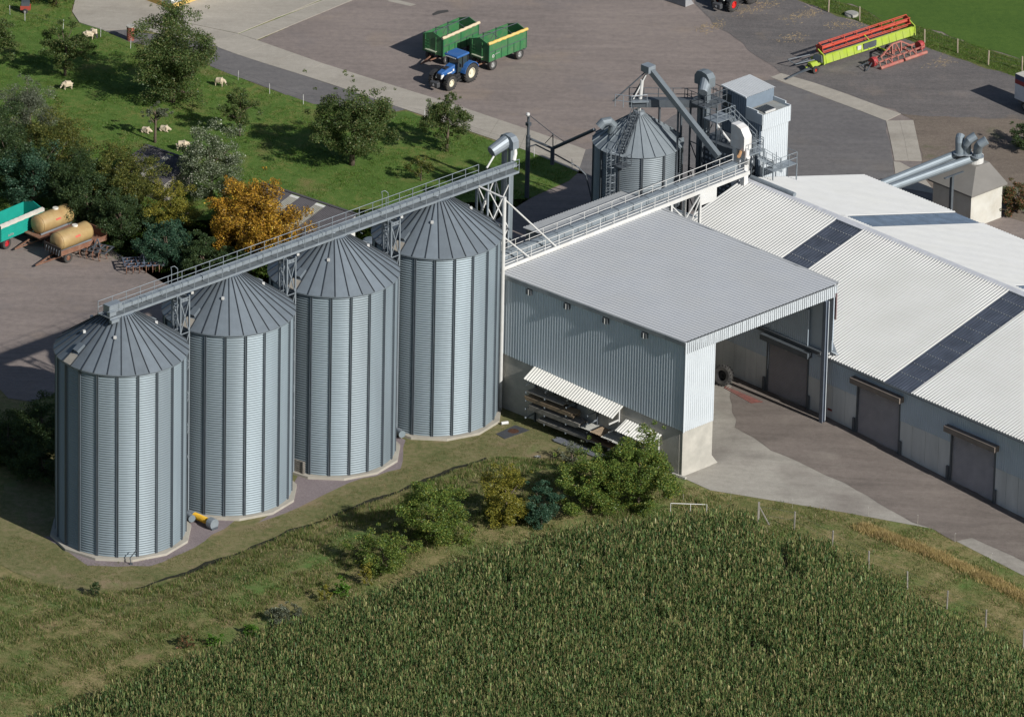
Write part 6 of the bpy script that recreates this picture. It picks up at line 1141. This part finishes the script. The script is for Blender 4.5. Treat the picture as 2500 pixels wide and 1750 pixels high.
# ------------------------------------------------------------------ corn field
CTOP = [('B5', -600, 1890), ('B5', 200, 1612), ('B5', 700, 1425), ('B5', 1210, 1235), ('B5', 1500, 1115), ('B5', 2050, 935), ('B6', 200, 872), ('B6', 600, 762), ('B6', 1000, 605), ('B6', 1350, 485), ('B6', 1600, 375), ('B6', 2000, 255), ('B6', 2296, 172),
        ('B7', 700, 62), ('B3', 1000, 1545), ('B3', 1400, 1505), ('B3', 1700, 1445), ('B3', 1950, 1432), ('B3', 2150, 1560), ('B8', 250, 135), ('B8', 450, 122), ('B8', 750, 212), ('B8', 900, 282), ('B8', 1200, 472), ('B8', 1400, 602), ('B8', 1700, 765), ('B8', 2000, 905), ('B8', 2296, 1055), ('B8', 2700, 1260)]
cp = np.array([gt(*c, 2.05)[:2] for c in CTOP] + [gt('N', 2750, 1950)[:2], gt('N', -250, 1950)[:2]])
def inside(P, poly):
    x, y = P[:, 0], P[:, 1]; r = np.zeros(len(P), bool); j = len(poly) - 1
    for i in range(len(poly)):
        a, b_ = poly[i], poly[j]; c = (a[1] > y) != (b_[1] > y); r ^= c & (x < (b_[0] - a[0]) * (y - a[1]) / (b_[1] - a[1] + 1e-12) + a[0]); j = i
    return r
lo, hi = cp.min(0), cp.max(0); ra = radians(58); ax = np.array([cos(ra), sin(ra)]); ay = np.array([-sin(ra), cos(ra)]); cen = (lo + hi) / 2; hw = np.hypot(*(hi - lo)) / 2
R_, S_ = np.meshgrid(np.arange(-hw, hw, .72), np.arange(-hw, hw, .19)); R_ = R_.ravel(); S_ = S_.ravel()
CP = cen + (R_ + rng.normal(0, .07, len(R_)))[:, None] * ay + (S_ + rng.normal(0, .06, len(S_)))[:, None] * ax; CP = CP[inside(CP, cp)]
gapn = np.sin(CP[:, 0] * .37 + 1.3) * np.sin(CP[:, 1] * .43) + np.sin(CP[:, 0] * .11 - CP[:, 1] * .17); CP = CP[rng.random(len(CP)) > np.clip(.05 + .10 * (gapn > 1.35), 0, 1)]
for r_, a_, b_, wd_ in (('B7', (1850, 1000), (2300, 1160), .55), ('B7', (1250, 860), (1450, 800), .5), ('B8', (380, 330), (470, 480), .7), ('B8', (20, 950), (300, 1090), .6), ('B8', (300, 120), (420, 330), .45), ('B6', (2080, 430), (2100, 560), .4), ('B7', (880, 560), (1000, 600), .5)):
    pa_, pb_ = np.array(gt(r_, *a_, 1.6)[:2]), np.array(gt(r_, *b_, 1.6)[:2]); t_ = np.clip(((CP - pa_) @ (pb_ - pa_)) / ((pb_ - pa_) @ (pb_ - pa_)), 0, 1); d_ = np.hypot(*(CP - pa_ - t_[:, None] * (pb_ - pa_)).T); CP = CP[(d_ > wd_) | (rng.random(len(CP)) < .2)]
CZ = np.array([hh(x, y) for x, y in CP]); CH = rng.normal(2.15, .2, len(CP)) + .2 * np.sin(CP[:, 0] * .5) * np.sin(CP[:, 1] * .6 + 1)
V = []; T = []; MI = []; off = 0; NL = 8; npl = len(CP); base_a = rng.uniform(0, 6.28, npl)
for k in range(NL):
    a = base_a + pi * k + rng.normal(0, .45, npl); dx, dy = np.cos(a), np.sin(a); z0 = CZ + CH * (.30 + .58 * k / (NL - 1)); L = rng.uniform(.28, .52, npl) * (1 - .35 * k / NL); wd = rng.uniform(.03, .05, npl); rise = rng.uniform(.35, .65, npl)
    def pt(f, h, s): return np.stack([CP[:, 0] + dx * L * f - dy * s * wd, CP[:, 1] + dy * L * f + dx * s * wd, z0 + h], 1)
    A = [pt(0, 0, -.6), pt(0, 0, .6), pt(.5, rise, 1), pt(.5, rise, -1), pt(1.05, rise * rng.uniform(.35, 1.2, npl), 0)]; V.append(np.stack(A, 1).reshape(-1, 3))
    i = off + np.arange(npl) * 5; T += [np.stack([i, i + 1, i + 2], 1), np.stack([i, i + 2, i + 3], 1), np.stack([i + 3, i + 2, i + 4], 1)]; off += npl * 5; MI += [np.zeros(npl * 3)]
for k in range(3):                                       # tassels
    a = base_a + 2.1 * k; lean = rng.uniform(.04, .16, npl); zt = CZ + CH * .93; w_ = .024
    A = [np.stack([CP[:, 0] - np.sin(a) * w_, CP[:, 1] + np.cos(a) * w_, zt], 1), np.stack([CP[:, 0] + np.sin(a) * w_, CP[:, 1] - np.cos(a) * w_, zt], 1), np.stack([CP[:, 0] + np.cos(a) * lean, CP[:, 1] + np.sin(a) * lean, zt + rng.uniform(.28, .45, npl)], 1)]
    V.append(np.stack(A, 1).reshape(-1, 3)); i = off + np.arange(npl) * 3; T += [np.stack([i, i + 1, i + 2], 1)]; off += npl * 3; MI += [np.ones(npl)]
a = rng.uniform(0, 3.14, npl); A = [np.stack([CP[:, 0] + s * .02 * np.cos(a), CP[:, 1] + s * .02 * np.sin(a), CZ + h], 1) for s, h in ((-1, 0 * CH), (1, 0 * CH), (1, CH * .95), (-1, CH * .95))]
V.append(np.stack(A, 1).reshape(-1, 3)); i = off + np.arange(npl) * 4; T += [np.stack([i, i + 1, i + 2], 1), np.stack([i, i + 2, i + 3], 1)]; off += npl * 4; MI += [np.zeros(npl * 2)]
CORN = leaf_mt('corn_leaf', [(0, (.034, .070, .026)), (.45, (.074, .122, .040)), (.75, (.132, .172, .060)), (.93, (.21, .205, .085)), (1, (.31, .26, .14))], .25)
TASS = leaf_mt('corn_tassel', [(0, (.13, .11, .05)), (1, (.28, .22, .11))], .15)
me = poly_mesh('corn_field', np.concatenate(V), np.concatenate(T), [CORN, TASS], np.concatenate(MI)); o = link('corn_field', me); tag(o, 'dense dark green corn field with tan tassels', 'corn', kind='stuff')
sheet('field_soil', [tuple(p) for p in cp], .03, SOIL, cut=3.)
print('corn plants', npl)
# ------------------------------------------------------------------ grasses
def tufts(name, P, Z, hgt, blades, mat, spread=.12, w_=.03, label=None):
    n = len(P); V = []; T = []; off = 0
    for k in range(blades):
        a = rng.uniform(0, 6.28, n); h = hgt * rng.uniform(.55, 1.25, n); c = P + rng.normal(0, spread, (n, 2)); le = h * rng.uniform(.15, .75, n); b_ = rng.uniform(0, 6.28, n)
        A = [np.stack([c[:, 0] - np.cos(a) * w_, c[:, 1] - np.sin(a) * w_, Z - .03], 1), np.stack([c[:, 0] + np.cos(a) * w_, c[:, 1] + np.sin(a) * w_, Z - .03], 1), np.stack([c[:, 0] + np.cos(b_) * le, c[:, 1] + np.sin(b_) * le, Z + h], 1)]
        V.append(np.stack(A, 1).reshape(-1, 3)); i = off + np.arange(n) * 3; T.append(np.stack([i, i + 1, i + 2], 1)); off += n * 3
    o = link(name, poly_mesh(name, np.concatenate(V), np.concatenate(T), mat)); tag(o, label, 'grass', kind='stuff'); return o
TG = leaf_mt('tall_grass', [(0, (.045, .085, .018)), (.5, (.085, .11, .032)), (.75, (.15, .135, .06)), (1, (.27, .205, .12))], .3)
LG = leaf_mt('lawn_grass', [(0, (.030, .075, .010)), (.6, (.060, .120, .018)), (.9, (.11, .135, .035)), (1, (.22, .19, .09))], .3)
DG = leaf_mt('mown_tuft', [(0, (.05, .07, .022)), (.5, (.10, .10, .04)), (1, (.20, .15, .08))], .3)
def pnoise(P, s, ph): return np.sin(P[:, 0] * s + ph) * np.sin(P[:, 1] * s * 1.13 + 2 * ph) + .6 * np.sin(P[:, 0] * s * 2.3 - P[:, 1] * s * 1.7 + ph) + .4 * np.sin(P[:, 0] * s * 4.1 + P[:, 1] * s * 3.7)
bank = np.array([gt('N', x, y)[:2] for x, y in ((-150, 1200), (-150, 1900), (300, 1900), (1100, 1500), (1500, 1420), (2000, 1420), (2700, 1820), (2700, 1500), (2500, 1390), (2270, 1290), (2000, 1235), (1850, 1210), (1660, 1165), (1500, 1100), (1230, 1050), (1000, 1160), (700, 1260), (400, 1430), (150, 1430), (0, 1380))])
lo, hi = bank.min(0), bank.max(0); P = rng.uniform(lo, hi, (230000, 2)); P = P[inside(P, bank) & ~inside(P, cp)]; dd = np.array([toe_dist(*vu(x, y))[0] for x, y in P]); P = P[(dd > .1) & (rng.random(len(P)) < .8 + .3 * pnoise(P, .8, 1.))]
Z = np.array([hh(x, y) for x, y in P]); hN = .24 + .16 * np.clip(pnoise(P, .55, 2.), -1, 1.2) + .08 * pnoise(P, 1.7, .5); vv = (P - A0) @ VV; hN = np.where(vv > -2, hN * .6, hN)
tufts('tall_grass', P, Z, np.clip(hN, .07, .75), 4, TG, .14, .028, 'tall dry and green grass on the bank'); print('bank tufts', len(P))
orch = np.array([g(*c)[:2] for c in (('N', -60, -20), ('Z1', 600, -20), ('Z1', 562, 160), ('Z1', 835, 252), ('Z1', 1040, 345), ('Z1', 1400, 405), ('Z1', 1750, 562), ('Z1', 2296, 768), ('Z2', 540, 840), ('Z2', 1150, 908), ('Z2', 1480, 970), ('Z2', 2296, 1230), ('Z3', 530, 1365), ('T2', 960, 690), ('T2', 640, 890), ('N', 880, 640), ('N', 520, 700), ('N', -60, 540))])
lo, hi = orch.min(0), orch.max(0); P = rng.uniform(lo, hi, (110000, 2)); P = P[inside(P, orch)]; tufts('lawn_grass', P, np.zeros(len(P)), .10 + .05 * np.clip(pnoise(P, .6, 1.4), -1, 1.4), 3, LG, .12, .03, 'short green grass of the orchard lawn'); print('lawn tufts', len(P))
sg = np.array([F(*c)[:2] for c in ((-56, 27), (-55.5, 18.3), (-51, 15.2), (-48, 14.5), (-31.7, 14.6), (-13.5, 14.4), (-9, 13.9), (-5.7, 9.9), (-3.4, 4.4), (-.9, -.2), (-.1, .5), (-.3, 17), (-4, 18), (-20, 17.4), (-44, 17.4), (-50, 21), (-51, 30))])
lo, hi = sg.min(0), sg.max(0); P = rng.uniform(lo, hi, (60000, 2)); P = P[inside(P, sg)]; P = P[rng.random(len(P)) < .55 + .45 * pnoise(P, .5, 3.)]; tufts('mown_grass', P, np.zeros(len(P)), .08 + .03 * rng.random(len(P)), 3, DG, .12, .028, 'short patchy grass around the silos')
vg = np.array([g('Z4', *c)[:2] for c in ((460, -20), (730, 95), (1010, 185), (1560, 395), (1850, 490), (2200, 605), (2400, 680), (2400, 540), (2000, 400), (1420, 205), (1160, 175), (1010, 80), (750, 0))])
lo, hi = vg.min(0), vg.max(0); P = rng.uniform(lo, hi, (60000, 2)); P = P[inside(P, vg)]; tufts('verge_grass', P, np.zeros(len(P)), .10 + .06 * rng.random(len(P)), 3, LG, .12, .03, 'rough grass along the field fence')

gl = np.concatenate([np.array([gt('B8', *c)[:2] for c in [a, b_]]) for a, b_ in (((1000, 90), (1250, 190)), ((1250, 190), (1600, 320)), ((1600, 320), (2000, 500)), ((2000, 500), (2296, 660)), ((2296, 660), (2600, 830)))])
P = np.concatenate([gl[2 * i] + (gl[2 * i + 1] - gl[2 * i]) * rng.random((2600, 1)) + rng.normal(0, .45, (2600, 2)) for i in range(5)]); Z = np.array([hh(x, y) for x, y in P])
tufts('straw_grass', P, Z, .22 + .2 * rng.random(len(P)), 3, leaf_mt('straw_grass', [(0, (.16, .13, .05)), (.6, (.30, .22, .10)), (1, (.42, .31, .16))], .3), .1, .025, 'golden dry grass band above the drive')
